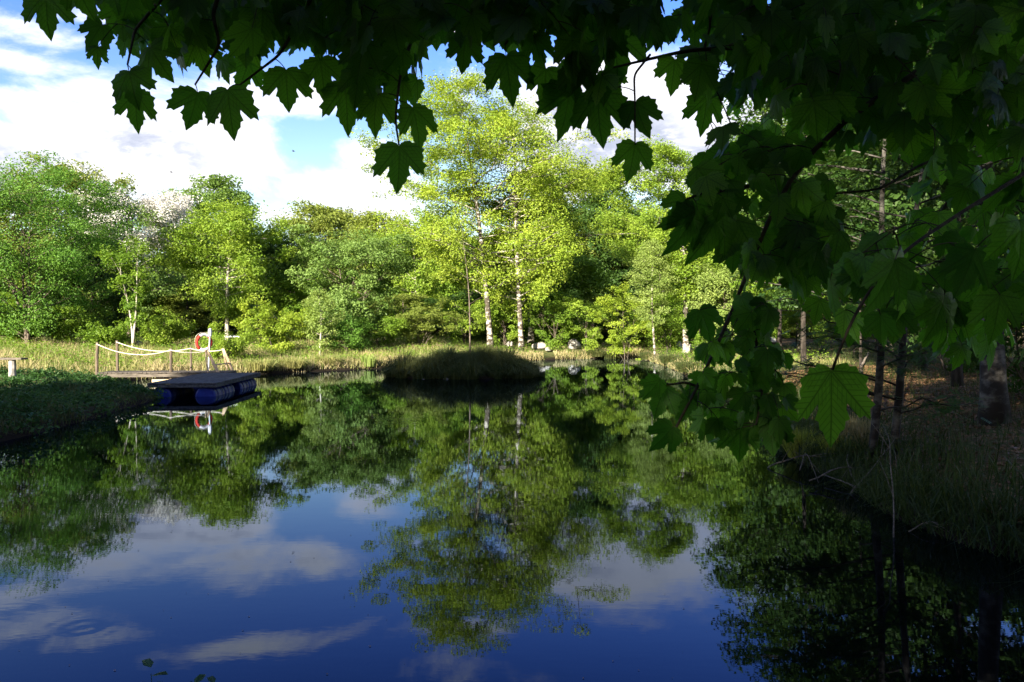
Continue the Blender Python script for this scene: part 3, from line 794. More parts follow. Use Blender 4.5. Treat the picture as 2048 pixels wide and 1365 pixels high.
b = Buf(); x, y, z = land_points(-27, 12, 26, 58, 190000, 16)
k = wob(x, y, .8, 7) + rng.normal(0, .3, len(x)) > 0.3
blades(b, x[~k], y[~k], z[~k], rng.uniform(.10, .40, (~k).sum()) * np.interp(x[~k], [-4, 1], [1, .55]), .013, rng)
tag(b.build('meadow_grass', M['grass_sun']), 'sunlit green meadow grass on the far bank', 'grass', kind='stuff')
b = Buf(); blades(b, x[k], y[k], z[k], rng.uniform(.15, .5, k.sum()) * np.interp(x[k], [-4, 1], [1, .55]), .011, rng, .6)
x2, y2, z2 = land_points(-14, 9, 27, 52, 60000, 1.6)
blades(b, x2, y2, z2, rng.uniform(.15, .4, len(x2)), .012, rng, .8, True)
tag(b.build('straw_grass', M['grass_straw']), 'dry straw-coloured grass on the sunlit far bank', 'grass', kind='stuff')
b = Buf(); x, y, z = land_points(-27, 12, 27, 58, 90000, 16, 0.3, 1.4)
leaf_quads(b, np.stack([x, y, z + rng.uniform(.05, .38, len(x))], -1), .10, rng, up=.6, aspect=.55)
tag(b.build('meadow_herbs', M['leaf_mid']), 'leafy green plants growing through the grass of the sunlit bank', 'ground cover', kind='stuff')
# island sedge: tussocks of many heights arching over the rim
b = Buf()
for q in range(165):
    a0 = rng.uniform(0, 2 * math.pi); r0 = math.sqrt(rng.uniform(0, 1.0)) if q < 95 else rng.uniform(.86, 1.06); n = int(rng.integers(180, 420))
    X_ = ISL[0] + math.cos(a0) * r0 * ISR[0]; Y_ = ISL[1] + math.sin(a0) * r0 * ISR[1]
    R_ = rng.uniform(.12, .34); a = rng.uniform(0, 2 * math.pi, n); r = np.sqrt(rng.uniform(0, 1, n)) * R_
    x = X_ + np.cos(a) * r; y = Y_ + np.sin(a) * r
    h_ = rng.uniform(.22, .70) * (1 if rng.uniform() > .25 else 1.45)
    blades(b, x, y, np.maximum(height(x, y), .02), h_ * rng.uniform(.55, 1.1, n), .009, rng, rng.uniform(.4, .9), True, (np.cos(a), np.sin(a)))
tag(b.build('island_sedge', M['sedge']), 'dark arching sedge covering the small island', 'grass', kind='stuff')
# shaded herbs of the left bank
b = Buf()
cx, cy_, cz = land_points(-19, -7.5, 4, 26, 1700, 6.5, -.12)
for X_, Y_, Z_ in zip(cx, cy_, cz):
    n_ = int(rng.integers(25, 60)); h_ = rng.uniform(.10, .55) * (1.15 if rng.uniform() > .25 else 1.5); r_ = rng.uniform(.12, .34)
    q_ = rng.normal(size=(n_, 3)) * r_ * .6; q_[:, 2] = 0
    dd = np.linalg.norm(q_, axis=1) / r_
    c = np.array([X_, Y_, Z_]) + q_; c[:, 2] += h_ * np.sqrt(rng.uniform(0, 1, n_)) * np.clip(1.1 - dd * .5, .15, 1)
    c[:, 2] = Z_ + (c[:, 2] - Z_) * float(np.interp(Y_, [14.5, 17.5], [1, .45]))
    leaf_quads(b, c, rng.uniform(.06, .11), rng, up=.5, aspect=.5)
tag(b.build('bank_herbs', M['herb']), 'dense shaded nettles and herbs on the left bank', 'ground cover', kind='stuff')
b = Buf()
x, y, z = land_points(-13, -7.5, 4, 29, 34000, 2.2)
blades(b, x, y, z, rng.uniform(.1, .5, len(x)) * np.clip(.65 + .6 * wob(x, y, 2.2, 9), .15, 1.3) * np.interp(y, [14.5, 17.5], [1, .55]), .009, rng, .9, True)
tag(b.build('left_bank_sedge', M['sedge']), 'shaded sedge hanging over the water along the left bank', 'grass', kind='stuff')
# right bank
b = Buf()
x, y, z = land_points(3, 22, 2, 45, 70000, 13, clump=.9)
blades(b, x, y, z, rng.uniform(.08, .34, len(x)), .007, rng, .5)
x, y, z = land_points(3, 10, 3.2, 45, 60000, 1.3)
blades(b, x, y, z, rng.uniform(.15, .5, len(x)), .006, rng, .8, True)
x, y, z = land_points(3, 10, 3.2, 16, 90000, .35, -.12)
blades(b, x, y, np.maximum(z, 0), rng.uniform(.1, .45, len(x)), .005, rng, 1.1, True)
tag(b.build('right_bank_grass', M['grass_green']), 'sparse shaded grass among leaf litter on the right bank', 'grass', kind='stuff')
b = Buf(); x, y, z = land_points(3.4, 16, 3, 24, 60000, 12, .3)
leaf_quads(b, np.stack([x, y, z + .015], -1), .06, rng, up=2.2, aspect=.7)
foliage('litter', (.08, .042, .018), (.30, .18, .09), trans=.1, tcol=(1, .8, .5))
tag(b.build('leaf_litter', M['litter']), 'brown fallen leaves strewn over the right bank', 'leaf litter', kind='stuff')
# near bank under the camera
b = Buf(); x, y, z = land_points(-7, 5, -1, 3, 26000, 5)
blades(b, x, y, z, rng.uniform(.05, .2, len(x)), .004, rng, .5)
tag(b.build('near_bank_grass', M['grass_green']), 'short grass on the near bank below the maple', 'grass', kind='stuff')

def tussock(name, label, px, d, H_, R_, n, mat, seed, wid=.007, lean=.5, x=None):
    r_ = np.random.default_rng(seed)
    X = (px - 1024) / FPX * d if x is None else x
    b = Buf(); a = r_.uniform(0, 6.283, n); q = np.sqrt(r_.uniform(0, 1, n)) * R_
    h = H_ * r_.uniform(.55, 1.05, n)
    blades(b, np.cos(a) * q, np.sin(a) * q, np.zeros(n), h, wid, r_, lean, True, (np.cos(a), np.sin(a)))
    return tag(b.build(name, M[mat], loc=(X, d, max(0, hz(X, d)))), label, 'grass tuft')
tussock('sedge_tuft', 'bright yellow-green sedge tuft at the water below the hanging branch', 1602, 10.8, .48, .17, 900, 'bright_sedge', 1, .004, .55)
tussock('sedge_tuft', 'smaller sunlit sedge tuft right of the bright one', 1668, 10.2, .36, .13, 420, 'bright_sedge', 2, .004, .6)
tussock('sedge_tuft', 'straw-coloured tuft beside the twin rowan stems', 1712, 10.3, .55, .2, 700, 'grass_straw', 3, .004, .5)
tussock('iris_clump', 'clump of upright pale iris blades at the far shore left of the island', 737, 35.2, .62, .32, 160, 'leaf_pale', 4, .02, .18)
for i, (px, d) in enumerate(((520, 31.3), (585, 32.6), (655, 34.2), (1225, 47.5), (1345, 37), (1190, 47.4), (1300, 44.5), (1385, 30))):
    tussock('sedge_tuft', ['leafy tuft on the shore right of the ladder', 'shaggy tuft on the shore below the lime bush', 'shaggy tuft on the shore below the pale sapling',
            'dark tuft overhanging the far shore right of the stones', 'brown sedge tuft on the point below the slim birch', 'low dark tuft beside the stones at the far water line',
            'tuft on the shore below the slim birch stem', 'tall tuft on the bank behind the hanging branch'][i], px, d, .55, .55, 900, 'sedge' if i > 2 else 'grass_sun', 20 + i, .012, .7)

# ------------------------------------------------------------------ island sapling
tree('sapling', 'thin bare-stemmed sapling growing on the island', 941, 29.6, 425, 501, 52, 'leaf_lime', 'bark_brown', shape='oval', base=.22, n_br=16, n_sub=3, leaves=900, leaf=.075, spread=.16, rise=.5, trunk_r=.035, lean=(-.25, 0))

# ------------------------------------------------------------------ raft
def raft():
    u = np.array([-.9965, -.083, 0]); v = np.array([-.083, .9965, 0]); zz = np.array([0, 0, 1.0])
    A = np.array([u, v, zz]); LU, LV = 1.85, 4.9; ZT = .385; ZB = .0
    root = empty('bathing_raft', (-8.2, 20.8, 0), 'grey plank bathing raft floating on blue barrels in front of the jetty', 'raft')
    dk = Buf(); n = 36
    for i in range(n):
        c = u * LU / 2 + v * (LV * (i + .5) / n) + zz * (ZT - .014)
        dk.box(c + u * 0.006 * math.sin(i * 7.1), (LU + .012 * math.sin(i * 3.3), LV / n - .010, .028), A)
    dk.build('deck', M['wood_dark'], root)
    fr_ = Buf()
    for s in (.02, LU - .02, LU / 2): fr_.box(u * s + v * LV / 2 + zz * (ZT - .078), (.045, LV - .02, .095), A)
    for s in (.045, LV - .045, LV / 2): fr_.box(u * LU / 2 + v * s + zz * (ZT - .081), (LU - .1, .045, .085), A)
    fr_.build('frame', M['wood_dark'], root)
    prof = [(0, .0), (0, .24), (.02, .275), (.06, .285), (.27, .285), (.28, .297), (.31, .297), (.32, .285), (.58, .285), (.59, .297), (.62, .297), (.63, .285), (.84, .285), (.88, .275), (.9, .24), (.9, 0)]
    for su in (.33, LU - .33):
        for i in range(4):
            bb_ = Buf(); s0 = .10 + i * 1.0 + (.62 if i > 1 else 0)
            
            # explicit rings around the barrel axis v
            V = []; K = 20
            for (a, r) in prof:
                for k in range(K):
                    th = 2 * math.pi * k / K
                    V.append(u * (su + r * math.cos(th)) + v * (s0 + a) + zz * (ZB + r * math.sin(th)))
            Q = [[j * K + k, j * K + (k + 1) % K, (j + 1) * K + (k + 1) % K, (j + 1) * K + k] for j in range(len(prof) - 1) for k in range(K)]
            bb_.add(V, Q)
            br = bb_.build('barrel', M['barrel_blue'], root, smooth=False)
            for a in (.2, .7):
                st = Buf()
                pp = [u * (su + .29 * math.cos(t)) + v * (s0 + a) + zz * (ZB + .29 * math.sin(t)) for t in np.linspace(-.4, math.pi + .4, 14)]
                st.tube(pp, .008, 4)
                st.build('strap', M['wood_dark'], br)
raft()

# ------------------------------------------------------------------ jetty
def jetty():
    root = empty('jetty', (-12.0, 26.3, 0), 'grey wooden jetty with posts and a slack pale rope on both sides', 'jetty')
    o = np.array([-12.0, 26.3, 0])
    def L(p): return np.asarray(p, float) - o
    ZT = .40
    a0 = np.array([-14.1, 25.9]); a1 = np.array([-9.75, 26.2])
    u = np.array([*(a1 - a0), 0]); ln = np.linalg.norm(u); u /= ln; v = np.array([-u[1], u[0], 0]); zz = np.array([0, 0, 1.0]); A = np.array([u, v, zz])
    b = Buf(); n = 34; b0 = np.array([a0[0], a0[1], 0])
    for i in range(n):
        b.box(L(b0 + u * ln * (i + .5) / n + v * .02 * math.sin(i * 5) + zz * (ZT - .016 - .003 * math.sin(i * 2.7))), (ln / n - .012, 1.15, .032), A)
    b.build('deck', M['wood_grey'], root)
    b = Buf()
    for s in (-.5, .5): b.box(L(b0 + u * ln / 2 + v * s + zz * (ZT - .10)), (ln - .06, .06, .12), A)
    b.box(L(b0 + u * (ln - .03) + zz * (ZT - .105)), (.05, .93, .11), A)
    b.build('beam', M['wood_grey'], root)
    b = Buf()
    b.box(L(b0 + u * 2.75 - v * .45 + zz * .10), (1.9, .05, .12), A)
    b.build('brace_board', M['wood_new'], root)
    def post(px, top, d, zb, r, dx=0.0, mat='post_wood'):
        p1 = W(px, top, d); p0 = np.array([p1[0] + dx, d, zb]); b = Buf()
        t = np.linspace(0, 1, 5)[:, None]
        b.tube(L(p0 + (p1 - p0) * t), r, 8); b.build('post', M[mat], root, smooth=False)
        return p1
    f0 = post(195, 685, 25.4, .3, .05, -.03); f1 = post(342, 697, 25.65, -.5, .05); 
    r0 = post(234, 681, 26.9, .3, .05, .02); r1 = post(382, 694, 26.9, -.4, .042)
    e0 = post(411, 700, 25.7, .3, .03, .1, 'wood_new'); e1 = post(445, 697, 26.8, .3, .03, .2, 'wood_new')
    def rope(pts, sag):
        b = Buf(); P = []
        for (p, q), s in zip(zip(pts[:-1], pts[1:]), sag):
            t = np.linspace(0, 1, 14)[:, None]; c = p + (q - p) * t; c[:, 2] -= s * 4 * t[:, 0] * (1 - t[:, 0]); P.append(c[:-1])
        P.append(pts[-1][None, :])
        b.tube(L(np.vstack(P)), .016, 6); b.build('rope', M['rope'], root, smooth=True)
    dn = np.array([0, -.05, -.06])
    rope([f0 + dn, f1 + dn, e0 + dn], (.25, .06)); rope([r0 + dn, r1 + dn, e1 + dn], (.20, .07))
    # bathing ladder at the end
    lad = Buf(); rr = []
    for (pa, pb, d) in (((414, 702), (440, 752), 25.75), ((446, 698), (468, 748), 26.75)):
        A_ = W(pa[0], pa[1], d); B_ = W(pb[0], pb[1], d); B_ = B_ + (B_ - A_) * .35; rr.append((A_, B_))
        ax_ = unit(B_ - A_); s_ = np.array([0, 1.0, 0]); t_ = np.cross(ax_, s_)
        lad.box(L((A_ + B_) / 2), (.09, .045, np.linalg.norm(B_ - A_)), np.array([t_, s_, ax_]))
    lo = lad.build('ladder', M['wood_new'], root)
    for q in (.42, .68, .92):
        rg = Buf(); p = rr[0][0] + (rr[0][1] - rr[0][0]) * q; p2 = rr[1][0] + (rr[1][1] - rr[1][0]) * q
        rg.tube(L(np.array([p, p2])), .022, 6); rg.build('rung', M['wood_new'], lo)
jetty()

# ------------------------------------------------------------------ life ring on its post
def life_ring():
    d = 27.2
    base = W(417, 740, d); top = W(420, 664, d)
    pr = empty('ring_post', tuple(base), 'slim white-capped post holding the life ring beside the jetty', 'post')
    b = Buf(); t = np.linspace(0, 1, 4)[:, None]; b.tube((base + (top - base) * t) - base, .026, 8); b.tube([(0, 0, -.6), (0, 0, .02)], .026, 8); b.build('shaft', M['ring_cover'], pr)
    b = Buf(); tp = top - base
    b.tube(np.array([tp + [0, 0, -.18], tp + [0, 0, -.02], tp + [0, 0, .10], tp + [0, 0, .13]]), np.array([.055, .075, .06, .01]), 8); b.build('cap', M['ring_cover'], pr)
    b = Buf(); hk = tp + np.array([0, -.09, -.16]); b.tube(np.array([tp + [0, 0, -.16], hk, hk + [0, 0, .07]]), .012, 5); b.build('hook', M['wood_grey'], pr)
    cen = W(408, 685, d - .12)
    r = empty('life_ring', tuple(cen), 'red and white life ring hanging on the post by the jetty', 'life ring', rz=math.radians(50))
    R_, q = .27, .052
    segs = [(0, 1), (1, 2)]
    n = 48
    def arc(a0, a1, mat, nm, rr=q):
        th = np.linspace(a0, a1, 10); b = Buf()
        b.tube(np.stack([np.cos(th) * R_, np.zeros(10), np.sin(th) * R_], -1), rr, 12); b.build(nm, M[mat], r, smooth=True)
    for k in range(2):
        a = math.pi / 2 + k * math.pi
        arc(a + .60, a + math.pi - .60, 'ring_red', 'red_segment')
        arc(a - .61, a + .61, 'ring_white', 'white_segment', q + .003)
    b = Buf(); th = np.linspace(0, 2 * math.pi, 41); rad = R_ + q + .02 + .03 * np.abs(np.sin(2 * th))
    b.tube(np.stack([np.cos(th) * rad, np.zeros(41), np.sin(th) * rad], -1), .008, 5, cap=False); b.build('grab_line', M['rope'], r)
life_ring()

# ------------------------------------------------------------------ white rail, bench
def rail():
    a = W(427, 673, 33.5); b_ = W(480, 674, 33.5)
    r = empty('white_rail', (a[0], 33.5, hz(a[0], 33.5)), 'short white horizontal rail among the bushes right of the life ring', 'rail')
    o = np.array(r.location)
    b = Buf(); b.tube(np.array([a - o, b_ - o]), .035, 8); b.build('bar', M['white_paint'], r)
    for q in (.12, .88):
        p = a + (b_ - a) * q; b = Buf(); b.tube(np.array([[p[0], p[1] + .06, hz(p[0], 33.5) - .1], [p[0], p[1] + .06, p[2] + .03]]) - o, .03, 6); b.build('post', M['wood_grey'], r)
rail()
def bench():
    d = 23.6; X0 = -17.6; X1 = (49 - 1024) / FPX * d; zt = CH + (HZ - 716) / FPX * d
    r = empty('bench', (X0, d, hz(X0, d)), 'weathered grey plank bench on stone blocks at the left edge', 'bench')
    o = np.array(r.location)
    b = Buf(); b.box(np.array([(X0 + X1) / 2, d, zt - .03]) - o, (X1 - X0, .34, .055)); b.build('seat', M['wood_grey'], r)
    for xx in (X0 + .35, X1 - .38):
        zb = hz(xx, d) - .08; b = Buf(); b.tube(np.array([[xx, d, zb], [xx, d, zb + .1], [xx, d, zt - .062]]) - o, [.12, .11, .10], 9); b.build('leg', M['stone'], r, smooth=False)
bench()

# ------------------------------------------------------------------ birds
for i, (px, py, d, s) in enumerate(((343, 345, 60, .16), (587, 303, 60, .16))):
    p = W(px, py, d)
    r = empty('bird', tuple(p), ['tiny dark bird in the sky above the pale poplar', 'tiny dark bird in the blue gap right of the clouds'][i], 'bird')
    b = Buf(); t = np.linspace(-1, 1, 9); b.tube(np.stack([t * s * .8, 0 * t, 0 * t], -1), np.sqrt(np.clip(1 - t ** 2, .01, 1)) * s * .22, 8); b.build('body', M['feather'], r, smooth=True)
    for sg in (-1, 1):
        b = Buf(); b.add([(-.3 * s, 0, .03), (.3 * s, 0, .03), (.0, sg * 1.1 * s, .35 * s), (-.35 * s, sg * 1.5 * s, .3 * s), (-.3 * s, 0, .05), (.3 * s, 0, .05), (.0, sg * 1.1 * s, .37 * s), (-.35 * s, sg * 1.5 * s, .32 * s)],
                         [[0, 1, 2, 3], [4, 5, 6, 7], [0, 1, 5, 4], [1, 2, 6, 5], [2, 3, 7, 6], [3, 0, 4, 7]]); b.build('wing', M['feather'], r)

# ------------------------------------------------------------------ dead twigs on the right bank
def dead_branch(pts, r0, label, seed, sub=3):
    r_ = np.random.default_rng(seed)
    P = np.array([W(*p) for p in pts]); o = P[0].copy()
    t0 = np.linspace(0, 1, len(P)); t = np.linspace(0, 1, 14)
    C_ = np.stack([np.interp(t, t0, P[:, k]) for k in range(3)], -1) + r_.normal(size=(14, 3)) * .012
    for _ in range(2): C_[1:-1] = (C_[:-2] + 2 * C_[1:-1] + C_[2:]) / 4
    b = Buf(); b.tube(C_ - o, r0 * (1 - t * .7), 5)
    for k in range(sub):
        i = r_.integers(3, 11); dv = unit(C_[i + 1] - C_[i]); q = unit(dv + r_.normal(size=3) * .6) * r_.uniform(.15, .45)
        b.tube(np.array([C_[i], C_[i] + q * .5, C_[i] + q + [0, 0, -.03]]) - o, [r0 * .5, r0 * .35, r0 * .15], 4)
    return tag(b.build('dead_branch', M['dead_twig'], smooth=True, loc=tuple(o)), label, 'branch', 'dead branches at the right bank')
dead_branch([(1790, 1120, 6.7), (1788, 1010, 7.0), (1782, 900, 7.3), (1765, 850, 7.5)], .009, 'upright pale bare stem at the water edge below the rowan', 1, 2)
dead_branch([(1535, 935, 10.2), (1600, 912, 10.1), (1660, 915, 9.9)], .012, 'long pale twig arching over the water below the bright tuft', 2, 2)
dead_branch([(1690, 910, 9.6), (1705, 960, 9.0), (1738, 1000, 8.3)], .010, 'bent grey twig reaching down from the bank to the water', 3, 2)
dead_branch([(1620, 965, 9.0), (1680, 930, 9.2), (1770, 945, 9.3), (1830, 900, 9.5)], .011, 'long grey twig lying across the tangle', 4, 4)
dead_branch([(1600, 940, 9.7), (1612, 900, 9.8), (1640, 968, 9.0)], .008, 'thin hooked twig left in the tangle', 5, 2)
dead_branch([(1700, 985, 8.6), (1745, 940, 8.8), (1790, 880, 9.2)], .009, 'grey twig rising to the right inside the tangle', 6, 4)
dead_branch([(1650, 950, 9.3), (1720, 975, 8.7), (1800, 985, 8.2)], .008, 'low twig along the water line inside the tangle', 7, 4)
dead_branch([(1760, 1010, 8.0), (1800, 960, 8.1), (1850, 930, 8.2)], .008, 'twig right of the upright stem, slanting up the bank', 8, 3)
dead_branch([(1820, 1060, 7.0), (1860, 1045, 7.0), (1910, 1050, 6.9)], .007, 'dim twig low on the dark bank near the right edge', 9, 3)
dead_branch([(1720, 800, 9.9), (1760, 780, 10.3), (1850, 790, 10.5), (1900, 770, 11)], .010, 'horizontal dead twig behind the rowan stems', 10, 4)
dead_branch([(1722, 735, 14), (1738, 705, 14)], .03, 'short pale stake leaning behind the big hanging leaf', 11, 0)

# ------------------------------------------------------------------ floating debris
b = Buf(); r_ = np.random.default_rng(12)
pp = []
for _ in range(150):
    py = r_.uniform(800, 1360); d = FPX * CH / (py - HZ); pp.append(((r_.uniform(0, 1700) - 1024) / FPX * d, d))
pp = np.array(pp); pp = pp[shore_sd(pp[:, 0], pp[:, 1]) < -.2]
for (x_, y_) in pp:
    s_ = r_.uniform(.003, .008); a = r_.uniform(0, 6.28); e = r_.uniform(.3, 1)
    th = np.arange(6) / 6 * 6.283
    V = np.stack([x_ + s_ * np.cos(th), y_ + s_ * e * np.sin(th), np.full(6, .004)], -1)
    b.add(V, [[0, 1, 2, 3], [0, 3, 4, 5]])
tag(b.build('floating_specks', M['litter']), 'tiny dark specks and bud scales floating on the water', 'debris', kind='stuff')

# ------------------------------------------------------------------ the maple overhead
HALF = [(0, 0), (.05, -.06), (.16, -.10), (.29, -.115), (.33, -.06), (.46, -.06), (.50, .04), (.66, .10), (.60, .20), (.64, .30), (.60, .38), (.735, .50), (.65, .56), (.665, .73),
        (.56, .66), (.48, .70), (.42, .60), (.27, .46), (.255, .56), (.315, .71), (.235, .74), (.215, .85), (.14, .90), (.10, .98), (0, 1.13)]
OUT = np.array(HALF + [(-x, y) for x, y in HALF[-2:0:-1]])
CEN = np.array([0, .2])
MID = CEN + (OUT - CEN) * .55
LV2 = np.vstack([[CEN], MID, OUT]); NO = len(OUT)
_i = np.arange(NO); _j = (_i + 1) % NO
LT = np.stack([np.zeros(NO, int), 1 + _i, 1 + _j], -1)
LQ = np.stack([1 + _i, 1 + NO + _i, 1 + NO + _j, 1 + _j], -1)

def maple():
    rng = np.random.default_rng(21)
    TX, TY = 3.5, -0.6
    root = empty('maple_tree', (TX, TY, hz(TX, TY)), 'dark maple whose leafy branches hang over the near water and frame the view', 'tree')
    o = np.array(root.location)
    lv = Buf(); tw = Buf(); net = []
    def spl(P, n=40):
        P = np.array(P); s = np.concatenate([[0], np.cumsum(np.linalg.norm(np.diff(P, axis=0), axis=1))]); t = np.linspace(0, s[-1], n)
        Q = np.stack([np.interp(t, s, P[:, k]) for k in range(3)], -1)
        for _ in range(6): Q[1:-1] = (Q[:-2] + 2 * Q[1:-1] + Q[2:]) / 4
        return Q
    def limb(P, r0, r1, name='branch'):
        Q = spl(P); b = Buf(); b.tube(Q - o, np.linspace(r0, r1, len(Q)), 7); b.build(name, M['bark_dark' if r0 > .03 else 'twig_bark'], root, smooth=True); net.append(Q)
    tr = Buf(); t = np.linspace(0, 1, 12)
    tr.tube(np.stack([.15 * np.sin(t * 4), .1 * t, -.2 + 9.0 * t], -1), .24 * (1 - t) ** .8 + .03 + .1 * np.exp(-t * 20), 12); tr.build('trunk', M['bark_brown'], root, smooth=True)
    T = lambda z: (TX + .05, TY + .05, z)
    # the drooping branch in front of the right half
    limb([T(3.6), (2.7, .9, 3.25), W(2060, 10, 2.3), W(1900, 100, 2.3), W(1740, 205, 2.25), W(1620, 270, 2.2), W(1560, 340, 2.15), W(1522, 440, 2.1), W(1500, 540, 2.08), W(1484, 610, 2.05), W(1440, 700, 2.0), W(1395, 790, 2.0), W(1350, 860, 1.95)], .028, .0035)
    limb([W(1486, 608, 2.05), W(1505, 650, 2.08), W(1520, 720, 2.1), W(1525, 790, 2.1), W(1512, 850, 2.1)], .006, .0025)
    limb([W(1400, 775, 2.0), W(1370, 765, 1.98), W(1340, 770, 1.95), W(1310, 760, 1.92)], .004, .002)
    limb([W(1950, 80, 2.3), W(1965, 200, 2.6), W(1930, 300, 2.8), W(1900, 400, 2.9), W(1850, 480, 3.0), W(1790, 560, 3.1)], .014, .004)
    limb([W(1930, 300, 2.8), W(1840, 330, 2.6), W(1760, 380, 2.5), W(1640, 390, 2.5)], .007, .003)
    limb([W(1560, 340, 2.15), W(1480, 380, 2.1), W(1410, 385, 2.05), W(1370, 400, 2.0)], .007, .003)
    limb([W(2060, 10, 2.3), W(2120, 200, 2.1), W(2080, 330, 1.9), W(1930, 420, 1.75), W(1780, 520, 1.6), W(1690, 650, 1.58), W(1665, 740, 1.6)], .007, .003)
    # overhead limb running left above the frame, with drooping side branches
    limb([T(4.3), (2.6, .8, 3.9), (1.5, 1.7, 3.4), W(1560, -60, 2.2), W(1250, -70, 2.2), W(950, -60, 2.2), W(650, -40, 2.1), W(400, -20, 2.0), W(180, 10, 1.95), W(90, -5, 1.9)], .04, .004)
    limb([W(1700, -60, 2.3), W(1600, 60, 2.3), W(1500, 95, 2.3), W(1380, 100, 2.3), W(1250, 130, 2.3), W(1210, 140, 2.25)], .012, .003)
    limb([W(1300, 110, 2.3), W(1268, 150, 2.2), W(1270, 205, 2.15), W(1270, 290, 2.1)], .004, .0022)
    limb([W(1100, -65, 2.2), W(1050, 20, 2.2), W(1010, 90, 2.15)], .007, .003)
    limb([W(860, -55, 2.2), W(830, 60, 2.2), W(800, 150, 2.1), W(790, 240, 2.05), W(798, 290, 2.0)], .007, .0025)
    limb([W(640, -40, 2.1), W(600, 40, 2.1), W(560, 110, 2.05), W(480, 170, 2.0)], .007, .0025)
    limb([W(440, -20, 2.0), W(425, 30, 2.0), W(440, 90, 2.0), W(390, 170, 2.0)], .006, .0025)
    limb([W(330, -10, 2.0), W(270, 60, 2.0), W(255, 130, 1.95)], .005, .0025)
    limb([W(1420, -60, 2.2), W(1420, 60, 2.4), W(1380, 180, 2.5)], .006, .0025)
    # upper limbs of the crown, above the picture
    for k in range(16):
        a = rng.uniform(math.pi * .2, math.pi * 1.3); L = rng.uniform(2.2, 4.6); z0 = rng.uniform(4.2, 7.5)
        p0 = np.array([TX, TY, z0]); p1 = p0 + np.array([math.cos(a) * L * .5, math.sin(a) * L * .5, .6]); p2 = p0 + np.array([math.cos(a) * L, math.sin(a) * L, rng.uniform(-.2, .7)])
        limb([p0, p1, p2], .05, .006)
    leaves = []          # base point, tip direction, normal, unit size
    def put(B, tip, nrm, size): leaves.append((B, tip, nrm, size))
    def hang(bx, by, tx, ty, wpx, d, yaw=0.0, pitch=0.0):
        B = W(bx, by, d); T_ = W(tx, ty, d + pitch * .1)
        t_ = T_ - B; L = np.linalg.norm(t_); t_ /= L
        nr = np.array([math.sin(yaw), -math.cos(yaw), .25 * pitch]); nr -= (nr @ t_) * t_; nr /= np.linalg.norm(nr)
        put(B, t_, nr, L / 1.10)
    for a in ((798, 292, 803, 386, 118, 2.0, .1), (258, 143, 275, 215, 110, 1.97, -.2), (272, 185, 266, 266, 110, 2.03, .2), (92, -12, 90, 74, 110, 1.9, .1),
              (455, 180, 467, 278, 115, 2.0, -.1), (395, 185, 381, 260, 80, 2.04, .6), (572, 140, 574, 222, 100, 2.05, .2), (1012, 112, 1024, 208, 112, 2.15, 0),
              (1092, 138, 1084, 222, 80, 2.2, .5), (1270, 288, 1261, 366, 95, 2.1, .2), (1271, 205, 1290, 280, 105, 2.15, -.2), (1140, 175, 1128, 278, 100, 2.2, .7),
              (1196, 185, 1195, 290, 115, 2.18, -.3), (690, 170, 697, 266, 100, 2.1, .3), (755, 190, 738, 270, 100, 2.08, -.3), (825, 215, 850, 300, 90, 2.1, .8),
              (1662, 742, 1666, 892, 145, 1.6, .1), (195, 95, 190, 136, 60, 2.0, .2), (640, 120, 655, 200, 90, 2.1, .2), (300, 95, 340, 160, 90, 2.05, -.3),
              (205, 50, 165, 100, 80, 2.0, .3), (930, 80, 925, 150, 85, 2.2, .4), (1350, 120, 1340, 190, 80, 2.3, .3), (1225, 60, 1250, 175, 120, 2.3, 0),
              (1415, 190, 1405, 268, 90, 2.35, .2), (1372, 400, 1330, 455, 85, 2.0, .5), (1395, 420, 1345, 520, 90, 2.02, .7), (1440, 420, 1395, 535, 95, 2.05, .2), (1470, 440, 1450, 530, 95, 2.1, -.2),
              (1320, 760, 1288, 800, 85, 1.9, .4), (1330, 775, 1300, 835, 80, 1.95, -.3), (1345, 855, 1300, 905, 85, 1.93, .3), (1375, 800, 1350, 850, 90, 1.97, 0), (1400, 620, 1430, 690, 85, 2.0, .4),
              (1480, 850, 1478, 930, 95, 2.1, .1), (1540, 840, 1545, 915, 95, 2.12, -.2), (1790, 520, 1745, 640, 130, 1.45, .4), (1950, 500, 1920, 600, 120, 1.5, -.3), (1890, 590, 1865, 690, 110, 1.6, .5),
              (2040, 440, 2050, 560, 130, 1.4, .3), (1640, 600, 1625, 650, 75, 1.9, .3), (1690, 620, 1720, 690, 90, 1.6, .4), (2000, 590, 1990, 690, 115, 1.5, -.2)):
        hang(*a)
    def inpoly(x, y, P):
        c = np.zeros(len(x), bool); P = np.array(P); Q = np.roll(P, -1, axis=0)
        for (x0, y0), (x1, y1) in zip(P, Q):
            cc = (y0 > y) != (y1 > y)
            with np.errstate(divide='ignore', invalid='ignore'): c ^= cc & (x < (x1 - x0) * (y - y0) / (y1 - y0) + x0)
        return c
    def fill(P, n, d0, d1, sz=(.068, .1), wild=.45):
        P_ = np.array(P); x = rng.uniform(P_[:, 0].min(), P_[:, 0].max(), n * 6); y = rng.uniform(P_[:, 1].min(), P_[:, 1].max(), n * 6)
        k = inpoly(x, y, P); x, y = x[k][:n], y[k][:n]
        for a, b_ in zip(x, y):
            d = rng.uniform(d0, d1); c = W(a, b_, d); s = rng.uniform(*sz)
            t_ = unit(np.array([rng.normal() * .45, rng.normal() * .35, -1.0])); yaw = rng.normal() * .7
            nr = np.array([math.sin(yaw), -math.cos(yaw), rng.normal() * wild + .35]); nr = unit(nr - (nr @ t_) * t_)
            put(c - t_ * s * .45, t_, nr, s)
